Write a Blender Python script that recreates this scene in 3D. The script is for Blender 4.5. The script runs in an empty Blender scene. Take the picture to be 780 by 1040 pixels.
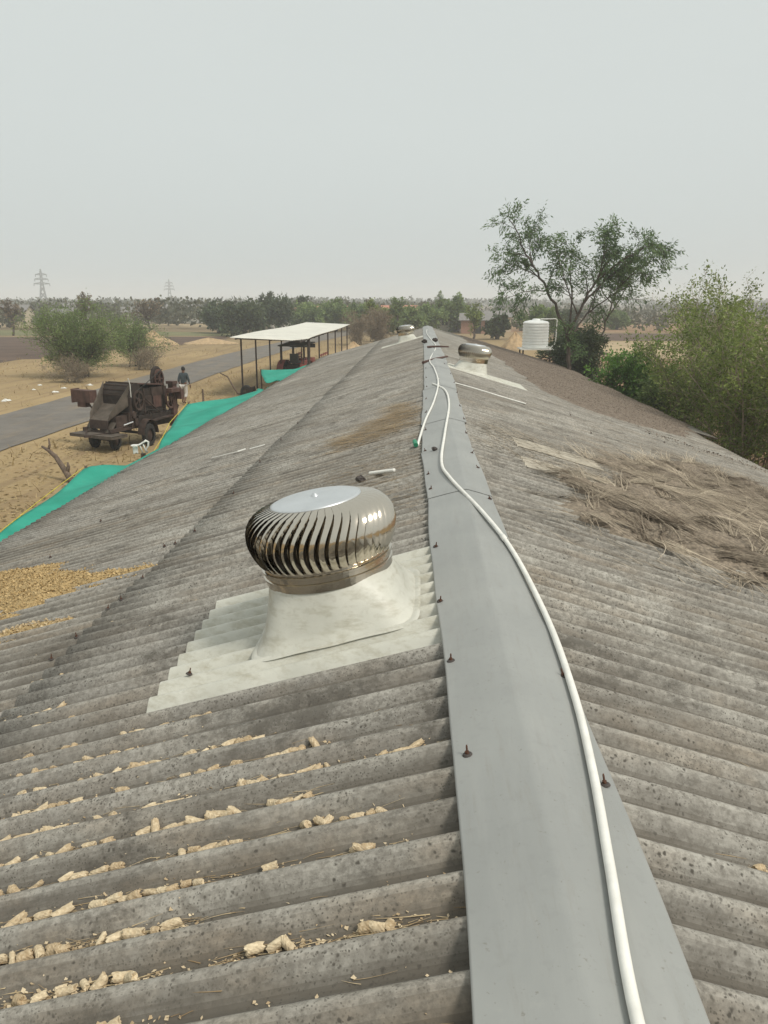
import bpy, bmesh, math, random
import numpy as np
from mathutils import Vector, Matrix
PI = math.pi
rad = math.radians
S = bpy.context.scene
COL = S.collection

# ------------------------------------------------------------------ camera
EYE = 4.8                                   # eye height above the ground
cam = bpy.data.objects.new('camera', bpy.data.cameras.new('camera'))
COL.objects.link(cam); S.camera = cam
cam.data.sensor_fit = 'VERTICAL'; cam.data.sensor_height = 36.0
cam.data.lens = 811 / 1040 * 36.0
cam.data.clip_start = 0.05; cam.data.clip_end = 20000
cam.location = (0, 0, EYE)
cam.rotation_euler = (rad(90 - 14.848), 0, rad(2.593))

# ------------------------------------------------------------------ world, sun, exposure
SUN_DIR = Vector((0.55, -0.38, 0.85)).normalized()      # towards the sun
W = bpy.data.worlds.new('World'); S.world = W; W.use_nodes = True
nt = W.node_tree; nt.nodes.clear()
wo = nt.nodes.new('ShaderNodeOutputWorld'); bg = nt.nodes.new('ShaderNodeBackground')
sky = nt.nodes.new('ShaderNodeTexSky'); sky.sky_type = 'NISHITA'; sky.sun_disc = False
sky.sun_elevation = math.asin(SUN_DIR.z); sky.sun_rotation = math.atan2(SUN_DIR.x, SUN_DIR.y)
sky.dust_density = 6.0; sky.air_density = 1.0
hs = nt.nodes.new('ShaderNodeHueSaturation'); hs.inputs['Saturation'].default_value = 0.35
tc = nt.nodes.new('ShaderNodeTexCoord'); sp = nt.nodes.new('ShaderNodeSeparateXYZ')
rp = nt.nodes.new('ShaderNodeValToRGB')
rp.color_ramp.elements[0].position = 0.0; rp.color_ramp.elements[0].color = (5.3, 5.78, 5.72, 1)
rp.color_ramp.elements[1].position = 0.55; rp.color_ramp.elements[1].color = (6.2, 6.58, 6.35, 1)
e = rp.color_ramp.elements.new(0.18); e.color = (5.75, 6.2, 6.06, 1)
nz = nt.nodes.new('ShaderNodeTexNoise'); nz.inputs['Scale'].default_value = 1.3; nz.inputs['Detail'].default_value = 4
mpn = nt.nodes.new('ShaderNodeMapping'); mpn.inputs['Scale'].default_value = (1, 1, 3.5)
mrn = nt.nodes.new('ShaderNodeMapRange'); mrn.inputs[3].default_value = 0.97; mrn.inputs[4].default_value = 1.03
mul = nt.nodes.new('ShaderNodeVectorMath'); mul.operation = 'SCALE'
mx = nt.nodes.new('ShaderNodeMixRGB'); mx.inputs[0].default_value = 0.88
nt.links.new(sky.outputs[0], hs.inputs['Color'])
nt.links.new(tc.outputs['Generated'], sp.inputs[0]); nt.links.new(sp.outputs['Z'], rp.inputs[0])
nt.links.new(tc.outputs['Generated'], mpn.inputs[0]); nt.links.new(mpn.outputs[0], nz.inputs['Vector'])
nt.links.new(nz.outputs[0], mrn.inputs[0])
nt.links.new(rp.outputs[0], mul.inputs[0]); nt.links.new(mrn.outputs[0], mul.inputs['Scale'])
nt.links.new(hs.outputs[0], mx.inputs[1]); nt.links.new(mul.outputs[0], mx.inputs[2])
nt.links.new(mx.outputs[0], bg.inputs[0]); bg.inputs[1].default_value = 0.109
nt.links.new(bg.outputs[0], wo.inputs[0])

sun = bpy.data.objects.new('sun', bpy.data.lights.new('sun', 'SUN')); COL.objects.link(sun)
sun.data.energy = 2.3; sun.data.angle = rad(14); sun.data.color = (1.0, 0.95, 0.86)
sun.rotation_euler = SUN_DIR.to_track_quat('Z', 'Y').to_euler()
S.view_settings.view_transform = 'Standard'; S.view_settings.look = 'None'
S.view_settings.exposure = 0.14; S.view_settings.gamma = 1.0
S.view_settings.use_curve_mapping = False
try:
    S.cycles.volume_bounces = 2; S.cycles.max_bounces = 6
    S.cycles.transparent_max_bounces = 12
except Exception: pass

# ------------------------------------------------------------------ mesh helpers
class MB:
    """collects shapes; build() links them as one mesh object"""
    def __init__(s): s.v = []; s.f = []; s.tint = []; s.mi = []; s.cm = 0
    def add(s, vs, fs, t=0.5):
        n = len(s.v); s.v.extend([tuple(p) for p in vs])
        s.f.extend([tuple(i + n for i in f) for f in fs])
        s.tint.extend([t] * len(fs)); s.mi.extend([s.cm] * len(fs))
    def box(s, c, d, rot=None, t=0.5):
        M = rot if rot is not None else Matrix.Identity(3)
        c = Vector(c); P = []
        for z in (-1, 1):
            for x, y in ((-1, -1), (1, -1), (1, 1), (-1, 1)):
                P.append(c + M @ Vector((x * d[0] / 2, y * d[1] / 2, z * d[2] / 2)))
        s.add(P, [(3, 2, 1, 0), (4, 5, 6, 7), (0, 1, 5, 4), (1, 2, 6, 5), (2, 3, 7, 6), (3, 0, 4, 7)], t)
    def beam(s, a, b, w, h=None, t=0.5):
        a = Vector(a); b = Vector(b); h = h or w; d = b - a
        q = d.to_track_quat('Z', 'Y').to_matrix(); s.box((a + b) / 2, (w, h, d.length), q, t)
    def tube(s, pts, r, n=8, cap=True, t=0.5):
        pts = [Vector(p) for p in pts]
        rs = r if isinstance(r, (list, tuple)) else [r] * len(pts)
        vs = []; fs = []; ref = None
        for i, p in enumerate(pts):
            d = (pts[min(i + 1, len(pts) - 1)] - pts[max(i - 1, 0)])
            if d.length < 1e-9: d = Vector((0, 0, 1))
            d.normalize()
            if ref is None:
                ref = d.orthogonal().normalized()
            else:
                ref = ref - d * ref.dot(d)
                ref = ref.normalized() if ref.length > 1e-6 else d.orthogonal().normalized()
            b = d.cross(ref)
            for k in range(n):
                a = 2 * PI * k / n
                vs.append(p + (ref * math.cos(a) + b * math.sin(a)) * rs[i])
        for i in range(len(pts) - 1):
            for k in range(n):
                k2 = (k + 1) % n
                fs.append((i * n + k, i * n + k2, (i + 1) * n + k2, (i + 1) * n + k))
        if cap:
            fs.append(tuple(range(n - 1, -1, -1))); m = (len(pts) - 1) * n
            fs.append(tuple(m + k for k in range(n)))
        s.add(vs, fs, t)
    def lathe(s, prof, n=32, c=(0, 0, 0), rot=None, t=0.5, close=False):
        M = rot if rot is not None else Matrix.Identity(3); c = Vector(c); vs = []; fs = []
        for r, z in prof:
            for k in range(n):
                a = 2 * PI * k / n
                vs.append(c + M @ Vector((r * math.cos(a), r * math.sin(a), z)))
        for i in range(len(prof) - 1):
            for k in range(n):
                k2 = (k + 1) % n
                fs.append((i * n + k, i * n + k2, (i + 1) * n + k2, (i + 1) * n + k))
        if close:
            fs.append(tuple(range(n - 1, -1, -1))); m = (len(prof) - 1) * n
            fs.append(tuple(m + k for k in range(n)))
        s.add(vs, fs, t)
    def grid(s, fn, nu, nv, t=0.5):
        vs = [fn(i / nu, j / nv) for i in range(nu + 1) for j in range(nv + 1)]
        fs = [(i * (nv + 1) + j, (i + 1) * (nv + 1) + j, (i + 1) * (nv + 1) + j + 1, i * (nv + 1) + j + 1)
              for i in range(nu) for j in range(nv)]
        s.add(vs, fs, t)
    def build(s, name, mats, parent=None, smooth=False, loc=None):
        me = bpy.data.meshes.new(name); me.from_pydata(s.v, [], s.f)
        mats = mats if isinstance(mats, (list, tuple)) else [mats]
        for m in mats: me.materials.append(m)
        if len(mats) > 1: me.polygons.foreach_set('material_index', s.mi)
        at = me.attributes.new('tint', 'FLOAT', 'FACE'); at.data.foreach_set('value', s.tint)
        if smooth: me.polygons.foreach_set('use_smooth', [True] * len(s.f))
        me.update()
        o = bpy.data.objects.new(name, me); COL.objects.link(o)
        if parent: o.parent = parent
        if loc: o.location = loc
        return o

def raw(name, V, F, mats, parent=None, tint=None, smooth=False):
    """large numpy meshes: V (n,3), F (m,4)"""
    me = bpy.data.meshes.new(name); V = np.asarray(V, dtype=np.float32); F = np.asarray(F, dtype=np.int32)
    me.vertices.add(len(V)); me.vertices.foreach_set('co', V.ravel())
    me.loops.add(F.size); me.loops.foreach_set('vertex_index', F.ravel())
    k = F.shape[1]; me.polygons.add(len(F))
    me.polygons.foreach_set('loop_start', np.arange(0, F.size, k, dtype=np.int32))
    me.polygons.foreach_set('loop_total', np.full(len(F), k, dtype=np.int32))
    me.materials.append(mats)
    if tint is not None:
        at = me.attributes.new('tint', 'FLOAT', 'FACE'); at.data.foreach_set('value', np.asarray(tint, dtype=np.float32))
    me.update(calc_edges=True); me.validate()
    if smooth: me.polygons.foreach_set('use_smooth', [True] * len(F))
    o = bpy.data.objects.new(name, me); COL.objects.link(o)
    if parent: o.parent = parent
    return o

def tag(o, label=None, cat=None, group=None, kind=None):
    if label: o['label'] = label
    if cat: o['category'] = cat
    if group: o['group'] = group
    if kind: o['kind'] = kind
    return o
def empty(name, loc=(0, 0, 0), rz=0.0, label=None, cat=None, group=None):
    o = bpy.data.objects.new(name, None); COL.objects.link(o); o.location = loc
    o.rotation_euler = (0, 0, rz); o.empty_display_size = 0.2
    return tag(o, label, cat, group)
def copy_tree(o, parent=None):
    c = o.copy(); COL.objects.link(c); c.parent = parent
    for ch in [x for x in bpy.data.objects if x.parent == o]: copy_tree(ch, c)
    return c

# ------------------------------------------------------------------ materials
def mat(name):
    m = bpy.data.materials.new(name); m.use_nodes = True
    n = m.node_tree; b = n.nodes['Principled BSDF']; b.inputs['Specular IOR Level'].default_value = 0.3
    return m, n, b
def node(n, typ, **kw):
    x = n.nodes.new(typ)
    for k, v in kw.items():
        if isinstance(k, str) and hasattr(x, k): setattr(x, k, v)
        else: x.inputs[k].default_value = v
    return x
def coords(n, scale=(1, 1, 1), rot=(0, 0, 0)):
    t = n.nodes.new('ShaderNodeTexCoord'); m = n.nodes.new('ShaderNodeMapping')
    m.inputs['Scale'].default_value = scale; m.inputs['Rotation'].default_value = rot
    n.links.new(t.outputs['Object'], m.inputs[0]); return m.outputs[0]
def noise(n, vec, scale, detail=5, rough=0.6):
    x = n.nodes.new('ShaderNodeTexNoise'); x.inputs['Scale'].default_value = scale
    x.inputs['Detail'].default_value = detail; x.inputs['Roughness'].default_value = rough
    n.links.new(vec, x.inputs['Vector']); return x.outputs[0]
def ramp(n, fac, stops):
    r = n.nodes.new('ShaderNodeValToRGB'); cr = r.color_ramp
    while len(cr.elements) > 2: cr.elements.remove(cr.elements[-1])
    for i, (p, c) in enumerate(stops):
        el = cr.elements[i] if i < 2 else cr.elements.new(p)
        el.position = p; el.color = (c[0], c[1], c[2], 1) if hasattr(c, '__len__') else (c, c, c, 1)
    n.links.new(fac, r.inputs[0]); return r.outputs[0]
def mix(n, fac, a, b, mode='MIX'):
    m = n.nodes.new('ShaderNodeMixRGB'); m.blend_type = mode
    for i, x in ((0, fac), (1, a), (2, b)):
        if hasattr(x, 'is_linked') or hasattr(x, 'links'): n.links.new(x, m.inputs[i])
        elif hasattr(x, '__len__'): m.inputs[i].default_value = (x[0], x[1], x[2], 1)
        else: m.inputs[i].default_value = x
    return m.outputs[0]
def attr(n, name='tint'):
    a = n.nodes.new('ShaderNodeAttribute'); a.attribute_name = name; return a.outputs['Fac']
def bump(n, b, h, strength=0.3, dist=0.01):
    x = n.nodes.new('ShaderNodeBump'); x.inputs['Strength'].default_value = strength
    x.inputs['Distance'].default_value = dist
    n.links.new(h, x.inputs['Height']); n.links.new(x.outputs[0], b.inputs['Normal'])
def simple(name, c, rough=0.7, metal=0.0, var=0.25, scale=6.0, bmp=0.0, spec=0.3):
    m, n, b = mat(name); v = coords(n); f = noise(n, v, scale)
    lo = tuple(x * (1 - var) for x in c); hi = tuple(min(1, x * (1 + var)) for x in c)
    n.links.new(ramp(n, f, [(0.3, lo), (0.7, hi)]), b.inputs['Base Color'])
    b.inputs['Roughness'].default_value = rough; b.inputs['Metallic'].default_value = metal
    b.inputs['Specular IOR Level'].default_value = spec
    if bmp: bump(n, b, f, bmp, 0.02)
    return m
def leafmat(name, dark, light, trans=0.25):
    m, n, b = mat(name); t = attr(n)
    c = ramp(n, t, [(0.0, dark), (1.0, light)])
    n.links.new(c, b.inputs['Base Color']); b.inputs['Roughness'].default_value = 0.6
    tr = n.nodes.new('ShaderNodeBsdfTranslucent'); n.links.new(c, tr.inputs[0])
    ms = n.nodes.new('ShaderNodeMixShader'); ms.inputs[0].default_value = trans
    n.links.new(b.outputs[0], ms.inputs[1]); n.links.new(tr.outputs[0], ms.inputs[2])
    n.links.new(ms.outputs[0], n.nodes['Material Output'].inputs[0]); return m

def asbestos(name='weathered_cement_sheet', seed=0.0):
    m, n, b = mat(name)
    v = coords(n)
    wn = n.nodes.new('ShaderNodeTexNoise'); wn.inputs['Scale'].default_value = 45; wn.inputs['Detail'].default_value = 3; n.links.new(v, wn.inputs['Vector'])
    wv_ = n.nodes.new('ShaderNodeVectorMath'); wv_.operation = 'SCALE'; wv_.inputs['Scale'].default_value = 0.018; n.links.new(wn.outputs['Color'], wv_.inputs[0])
    wa = n.nodes.new('ShaderNodeVectorMath'); wa.operation = 'ADD'; n.links.new(v, wa.inputs[0]); n.links.new(wv_.outputs[0], wa.inputs[1]); vw = wa.outputs[0]
    big = noise(n, v, 0.55, 4, 0.55); mid = noise(n, v, 3.2, 6, 0.65)
    streak = noise(n, coords(n, (0.9, 11, 1)), 1.0, 6, 0.7)
    fine = noise(n, v, 42, 5, 0.7); gr = noise(n, v, 160, 3, 0.6)
    c = ramp(n, big, [(0.32, (0.225, 0.21, 0.182)), (0.66, (0.465, 0.445, 0.395))])
    c = mix(n, ramp(n, mid, [(0.42, 0.0), (0.66, 0.72)]), c, (0.165, 0.148, 0.125))
    c = mix(n, ramp(n, streak, [(0.47, 0.0), (0.66, 0.8)]), c, (0.11, 0.098, 0.083))
    warm = noise(n, coords(n, (1.5, 4, 1)), 1.3, 5, 0.6)
    c = mix(n, ramp(n, warm, [(0.48, 0.0), (0.70, 0.6)]), c, (0.30, 0.235, 0.165))
    c = mix(n, ramp(n, attr(n), [(0.0, 0.0), (1.0, 0.5)]), c, (0.36, 0.345, 0.315))
    # trough attribute: dirt between corrugations, deepened to paint in the grooves' shade
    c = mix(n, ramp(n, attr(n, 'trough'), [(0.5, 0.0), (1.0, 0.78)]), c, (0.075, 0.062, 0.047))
    c = mix(n, ramp(n, attr(n, 'trough'), [(0.0, 0.42), (0.26, 0.0)]), c, (0.50, 0.475, 0.42))  # crests painted paler, imitating light on the corrugation tops
    c = mix(n, ramp(n, noise(n, coords(n, (0.8, 1.6, 1)), 1.1, 7, 0.72), [(0.50, 0.0), (0.66, 0.5)]), c, (0.135, 0.115, 0.092))
    c = mix(n, ramp(n, noise(n, coords(n, (0.9, 1.3, 1)), 2.2, 9, 0.82), [(0.53, 0.0), (0.63, 0.72)]), c, (0.075, 0.068, 0.058))
    # lichen spots
    vo = n.nodes.new('ShaderNodeTexVoronoi'); vo.inputs['Scale'].default_value = 46; vo.inputs['Randomness'].default_value = 1
    n.links.new(vw, vo.inputs['Vector'])
    spot = ramp(n, vo.outputs['Distance'], [(0.14, 1.0), (0.30, 0.0)])
    gate = ramp(n, noise(n, v, 5.0, 5, 0.7), [(0.43, 0.0), (0.58, 0.95)])
    c = mix(n, mix(n, 1.0, spot, gate, 'MULTIPLY'), c, (0.07, 0.063, 0.053))
    v2 = n.nodes.new('ShaderNodeTexVoronoi'); v2.inputs['Scale'].default_value = 105
    n.links.new(vw, v2.inputs['Vector'])
    spot2 = ramp(n, v2.outputs['Distance'], [(0.16, 0.9), (0.34, 0.0)])
    gate2 = ramp(n, noise(n, v, 2.3, 6, 0.75), [(0.40, 0.0), (0.56, 1.0)])
    c = mix(n, mix(n, 1.0, spot2, gate2, 'MULTIPLY'), c, (0.075, 0.068, 0.057))
    c = mix(n, ramp(n, fine, [(0.36, 0.6), (0.58, 0.0)]), c, (0.12, 0.108, 0.09))
    c = mix(n, ramp(n, gr, [(0.4, 0.12), (0.7, 0.0)]), c, (0.10, 0.095, 0.085))
    n.links.new(c, b.inputs['Base Color']); b.inputs['Roughness'].default_value = 0.92
    b.inputs['Specular IOR Level'].default_value = 0.15
    bump(n, b, fine, 0.35, 0.004); return m
M = {}
M['asb'] = asbestos()
def frp():
    m, n, b = mat('pale_fibreglass'); v = coords(n)
    f = noise(n, v, 4, 6, 0.6); g = noise(n, coords(n, (1, 1, 3)), 9, 6, 0.7)
    c = ramp(n, f, [(0.3, (0.46, 0.455, 0.395)), (0.7, (0.585, 0.575, 0.505))])
    c = mix(n, ramp(n, g, [(0.48, 0.0), (0.70, 0.7)]), c, (0.34, 0.315, 0.235))
    c = mix(n, ramp(n, noise(n, v, 22, 6, 0.75), [(0.55, 0.0), (0.75, 0.4)]), c, (0.25, 0.225, 0.165))
    n.links.new(c, b.inputs['Base Color']); b.inputs['Roughness'].default_value = 0.42
    b.inputs['Specular IOR Level'].default_value = 0.4
    bump(n, b, noise(n, v, 30, 4, 0.6), 0.12, 0.004); return m
M['frp'] = frp()
def capmetal():
    m, n, b = mat('dull_galvanised_sheet'); v = coords(n)
    f = noise(n, v, 1.4, 5, 0.6); g = noise(n, coords(n, (7, 0.8, 2)), 2.0, 6, 0.7); h = noise(n, v, 28, 4, 0.6)
    c = ramp(n, f, [(0.3, (0.275, 0.28, 0.268)), (0.7, (0.33, 0.335, 0.318))])
    c = mix(n, ramp(n, g, [(0.5, 0.0), (0.75, 0.4)]), c, (0.37, 0.37, 0.35))
    c = mix(n, ramp(n, h, [(0.55, 0.0), (0.8, 0.3)]), c, (0.22, 0.22, 0.21))
    c = mix(n, ramp(n, noise(n, coords(n, (14, 1.2, 2)), 3.0, 7, 0.75), [(0.54, 0.0), (0.72, 0.35)]), c, (0.24, 0.225, 0.195))
    c = mix(n, ramp(n, noise(n, v, 75, 3, 0.6), [(0.66, 0.0), (0.72, 0.5)]), c, (0.17, 0.15, 0.12))
    c = mix(n, ramp(n, noise(n, v, 5.5, 8, 0.8), [(0.60, 0.0), (0.78, 0.5)]), c, (0.41, 0.40, 0.365))
    n.links.new(c, b.inputs['Base Color']); b.inputs['Roughness'].default_value = 0.5
    b.inputs['Metallic'].default_value = 0.08
    bump(n, b, noise(n, coords(n, (3, 0.7, 1)), 1.8, 3, 0.5), 0.35, 0.02); return m
M['cap'] = capmetal()
def steel():
    m, n, b = mat('polished_stainless'); v = coords(n); b.inputs['Anisotropic'].default_value = 0.2
    b.inputs['Base Color'].default_value = (0.60, 0.545, 0.46, 1); b.inputs['Metallic'].default_value = 1.0
    n.links.new(ramp(n, noise(n, v, 9, 5, 0.6), [(0.3, 0.07), (0.75, 0.24)]), b.inputs['Roughness'])
    bump(n, b, noise(n, v, 11, 4, 0.6), 0.22, 0.01); return m
M['steel'] = steel()
M['plate'] = simple('brushed_top_plate', (0.60, 0.62, 0.63), 0.38, 0.7, 0.08, 5)
M['pvc'] = simple('white_pvc', (0.76, 0.745, 0.69), 0.4, 0, 0.10, 14)
M['green_fit'] = simple('green_pipe_fitting', (0.03, 0.22, 0.12), 0.5)
M['rustbolt'] = simple('rusty_bolt', (0.12, 0.06, 0.04), 0.8, 0.3, 0.5, 60)
M['washer'] = simple('dark_bitumen_washer', (0.07, 0.06, 0.055), 0.8)
M['rust'] = simple('rusty_painted_steel', (0.062, 0.042, 0.034), 0.8, 0.1, 0.45, 3.0, 0.2)
M['rust2'] = simple('dark_greasy_steel', (0.04, 0.03, 0.025), 0.7, 0.2, 0.4, 4.0, 0.2)
M['rust3'] = simple('faded_maroon_paint', (0.095, 0.053, 0.043), 0.75, 0.0, 0.4, 3.0)
M['dustsheet'] = simple('dusty_sheet_steel', (0.095, 0.078, 0.062), 0.8, 0.0, 0.35, 3.0)
M['tyre'] = simple('old_tyre_rubber', (0.035, 0.033, 0.03), 0.85, 0, 0.3, 10)
M['white'] = simple('white_plastic', (0.66, 0.65, 0.60), 0.5, 0, 0.12, 4)
M['tank'] = simple('white_polyethylene', (0.80, 0.81, 0.78), 0.45, 0, 0.06, 3)
M['pole'] = simple('dark_steel_pole', (0.06, 0.045, 0.038), 0.7, 0.2, 0.3, 4)
M['tinroof'] = simple('bleached_tin_sheet', (0.60, 0.585, 0.52), 0.6, 0.0, 0.12, 1.2)
M['plaster'] = simple('stained_plaster', (0.38, 0.35, 0.30), 0.9, 0, 0.25, 2.0, 0.2)
M['bark'] = simple('grey_brown_bark', (0.085, 0.068, 0.055), 0.95, 0, 0.4, 7.0, 0.4)
M['barkpale'] = simple('pale_dry_bark', (0.27, 0.225, 0.165), 0.95, 0, 0.35, 7.0, 0.3)
M['deadwood'] = simple('dead_wood', (0.13, 0.095, 0.07), 0.9, 0, 0.4, 12.0, 0.4)
M['galv'] = simple('tower_steel', (0.20, 0.21, 0.21), 0.6, 0.3, 0.1, 1.0)
M['skin'] = simple('brown_skin', (0.13, 0.065, 0.04), 0.6, 0, 0.1, 20)
M['hair'] = simple('black_hair', (0.012, 0.010, 0.009), 0.6)
M['shirt'] = simple('dark_slate_cloth', (0.045, 0.06, 0.068), 0.9, 0, 0.25, 12)
M['trouser'] = simple('pale_grey_cloth', (0.50, 0.47, 0.43), 0.9, 0, 0.15, 10)
M['tarp'] = simple('dark_grey_tarpaulin', (0.06, 0.062, 0.058), 0.7)
M['rope'] = simple('yellow_rope', (0.50, 0.38, 0.06), 0.8)
M['redpaint'] = simple('faded_red_paint', (0.20, 0.06, 0.05), 0.7, 0, 0.4, 3)
M['glassdark'] = simple('dark_opening', (0.03, 0.03, 0.03), 0.4)

def net():
    m, n, b = mat('green_shade_cloth'); v = coords(n)
    c = ramp(n, noise(n, v, 1.1, 5, 0.6), [(0.3, (0.03, 0.33, 0.235)), (0.7, (0.06, 0.47, 0.35))])
    c = mix(n, ramp(n, noise(n, v, 3, 5, 0.7), [(0.6, 0.0), (0.85, 0.4)]), c, (0.16, 0.30, 0.22))
    n.links.new(c, b.inputs['Base Color']); b.inputs['Roughness'].default_value = 0.8
    tr = n.nodes.new('ShaderNodeBsdfTranslucent'); n.links.new(c, tr.inputs[0])
    ms = n.nodes.new('ShaderNodeMixShader'); ms.inputs[0].default_value = 0.3
    n.links.new(b.outputs[0], ms.inputs[1]); n.links.new(tr.outputs[0], ms.inputs[2])
    n.links.new(ms.outputs[0], n.nodes['Material Output'].inputs[0]); return m
M['net'] = net()
def tinted(name, lo, hi, rough=0.9, sc=40.0):
    m, n, b = mat(name); t = attr(n); c = ramp(n, t, [(0.0, lo), (1.0, hi)])
    c = mix(n, ramp(n, noise(n, coords(n), sc, 4, 0.6), [(0.35, 0.35), (0.65, 0.0)]), c, tuple(x * 0.55 for x in lo))
    n.links.new(c, b.inputs['Base Color']); b.inputs['Roughness'].default_value = rough
    b.inputs['Specular IOR Level'].default_value = 0.15; return m
M['cob'] = tinted('dry_corn_cob', (0.40, 0.29, 0.17), (0.74, 0.62, 0.43), 0.9, 120)
M['straw'] = tinted('dry_straw', (0.28, 0.19, 0.10), (0.66, 0.53, 0.33))
M['thatch'] = tinted('weathered_thatch', (0.13, 0.10, 0.072), (0.60, 0.51, 0.385))
M['litter'] = tinted('brown_leaf_litter', (0.125, 0.095, 0.072), (0.25, 0.2, 0.155))
M['chaff'] = tinted('golden_chaff', (0.33, 0.225, 0.10), (0.62, 0.46, 0.24))
M['chaffbed'] = simple('chaff_bed', (0.42, 0.30, 0.145), 0.95, 0, 0.35, 55.0, 0.8)
M['thatchbed'] = simple('thatch_bed', (0.21, 0.172, 0.13), 0.95, 0, 0.5, 30.0, 0.8)
M['litterbed'] = simple('litter_bed', (0.185, 0.148, 0.115), 0.95, 0, 0.4, 14.0, 0.6)
M['leaf_big'] = leafmat('feathery_leaf', (0.06, 0.11, 0.045), (0.17, 0.26, 0.10), 0.42)
M['leaf_bush'] = leafmat('olive_leaf', (0.085, 0.125, 0.03), (0.29, 0.35, 0.10), 0.38)
M['leaf_bright'] = leafmat('fresh_green_leaf', (0.06, 0.135, 0.025), (0.17, 0.32, 0.06))
M['leaf_acacia'] = leafmat('acacia_leaf', (0.10, 0.15, 0.05), (0.26, 0.34, 0.12), 0.4)
M['leaf_dark'] = leafmat('dark_leaf', (0.032, 0.052, 0.024), (0.09, 0.12, 0.05))
M['leaf_dry'] = leafmat('dry_twig', (0.10, 0.075, 0.05), (0.24, 0.18, 0.11), 0.1)
M['leaf_far'] = leafmat('far_leaf', (0.05, 0.058, 0.035), (0.15, 0.145, 0.085))
M['grass'] = leafmat('dry_grass', (0.22, 0.155, 0.07), (0.46, 0.35, 0.18), 0.2)

def groundmat():
    m, n, b = mat('dry_earth'); v = coords(n)
    f = noise(n, v, 0.09, 6, 0.6); g = noise(n, v, 0.9, 8, 0.7); h = noise(n, v, 6, 6, 0.75)
    c = ramp(n, f, [(0.35, (0.25, 0.18, 0.092)), (0.65, (0.37, 0.272, 0.142))])
    c = mix(n, ramp(n, g, [(0.44, 0.0), (0.72, 0.5)]), c, (0.24, 0.155, 0.09))
    c = mix(n, ramp(n, h, [(0.46, 0.0), (0.72, 0.6)]), c, (0.40, 0.315, 0.20))
    c = mix(n, ramp(n, noise(n, coords(n, (1.3, .07, 1), (0, 0, rad(3))), 1.0, 4, 0.6), [(0.52, 0.0), (0.62, 0.45)]), c, (0.19, 0.135, 0.085))
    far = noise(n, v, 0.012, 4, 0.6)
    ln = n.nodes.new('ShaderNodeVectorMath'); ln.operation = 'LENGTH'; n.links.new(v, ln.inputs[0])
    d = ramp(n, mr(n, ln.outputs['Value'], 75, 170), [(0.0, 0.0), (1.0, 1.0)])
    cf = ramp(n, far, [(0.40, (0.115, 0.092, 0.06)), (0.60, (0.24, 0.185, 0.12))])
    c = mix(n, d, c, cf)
    n.links.new(c, b.inputs['Base Color']); b.inputs['Roughness'].default_value = 0.95
    b.inputs['Specular IOR Level'].default_value = 0.1
    bump(n, b, h, 0.25, 0.03); return m
def mr(n, val, a, bb):
    x = n.nodes.new('ShaderNodeMapRange'); x.inputs[1].default_value = a; x.inputs[2].default_value = bb
    n.links.new(val, x.inputs[0]); return x.outputs[0]
M['ground'] = groundmat()
def fieldmat(name, a, bcol, rows=0.0, sc=0.35):
    m, n, b = mat(name); v = coords(n)
    c = ramp(n, noise(n, v, sc, 7, 0.7), [(0.35, a), (0.65, bcol)])
    if name == 'worn_asphalt':
        c = mix(n, ramp(n, noise(n, coords(n, (1, .18, 1)), 1.1, 6, 0.7), [(0.50, 0.0), (0.70, 0.6)]), c, (0.25, 0.195, 0.13))
    if rows:
        c = mix(n, ramp(n, noise(n, coords(n, (0.15, rows, 1), (0, 0, rad(10))), 1.0, 3, 0.5), [(0.45, 0.0), (0.6, 0.5)]), c, tuple(x * 0.55 for x in a))
    n.links.new(c, b.inputs['Base Color']); b.inputs['Roughness'].default_value = 0.95
    bump(n, b, noise(n, v, 3, 6, 0.7), 0.6, 0.08); return m
M['plough'] = fieldmat('ploughed_soil', (0.085, 0.055, 0.04), (0.135, 0.09, 0.065), 0.6)
M['redsoil'] = fieldmat('red_brown_soil', (0.20, 0.115, 0.065), (0.33, 0.215, 0.125), 0.0)
M['stubble'] = fieldmat('pale_stubble', (0.36, 0.27, 0.16), (0.50, 0.39, 0.24), 0.9)
M['greenfield'] = fieldmat('thin_green_crop', (0.12, 0.13, 0.055), (0.23, 0.21, 0.10), 0.8)
M['asphalt'] = fieldmat('worn_asphalt', (0.135, 0.122, 0.108), (0.185, 0.168, 0.148), 0.0, 0.8)
M['soilheap'] = simple('sandy_heap', (0.40, 0.285, 0.165), 0.95, 0, 0.25, 3, 0.5)

# ------------------------------------------------------------------ shared roof geometry
CX, CZ, T = 0.32, EYE - 1.279, math.tan(rad(16))
PITCH = 0.146; AMP = 0.026; Y0, Y1 = -1.9, 42.0
XL, XR = -5.05, 6.35
def roofz(x, y, wave=True):
    z = CZ - T * abs(x - CX)
    z += 0.010 * math.sin(y * 0.9 + x * 0.7) * min(1, abs(x - CX))
    if wave:
        z += AMP * math.cos(2 * PI * (y / PITCH - (0.04 if x < CX else 0.10)))
    return z

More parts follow.
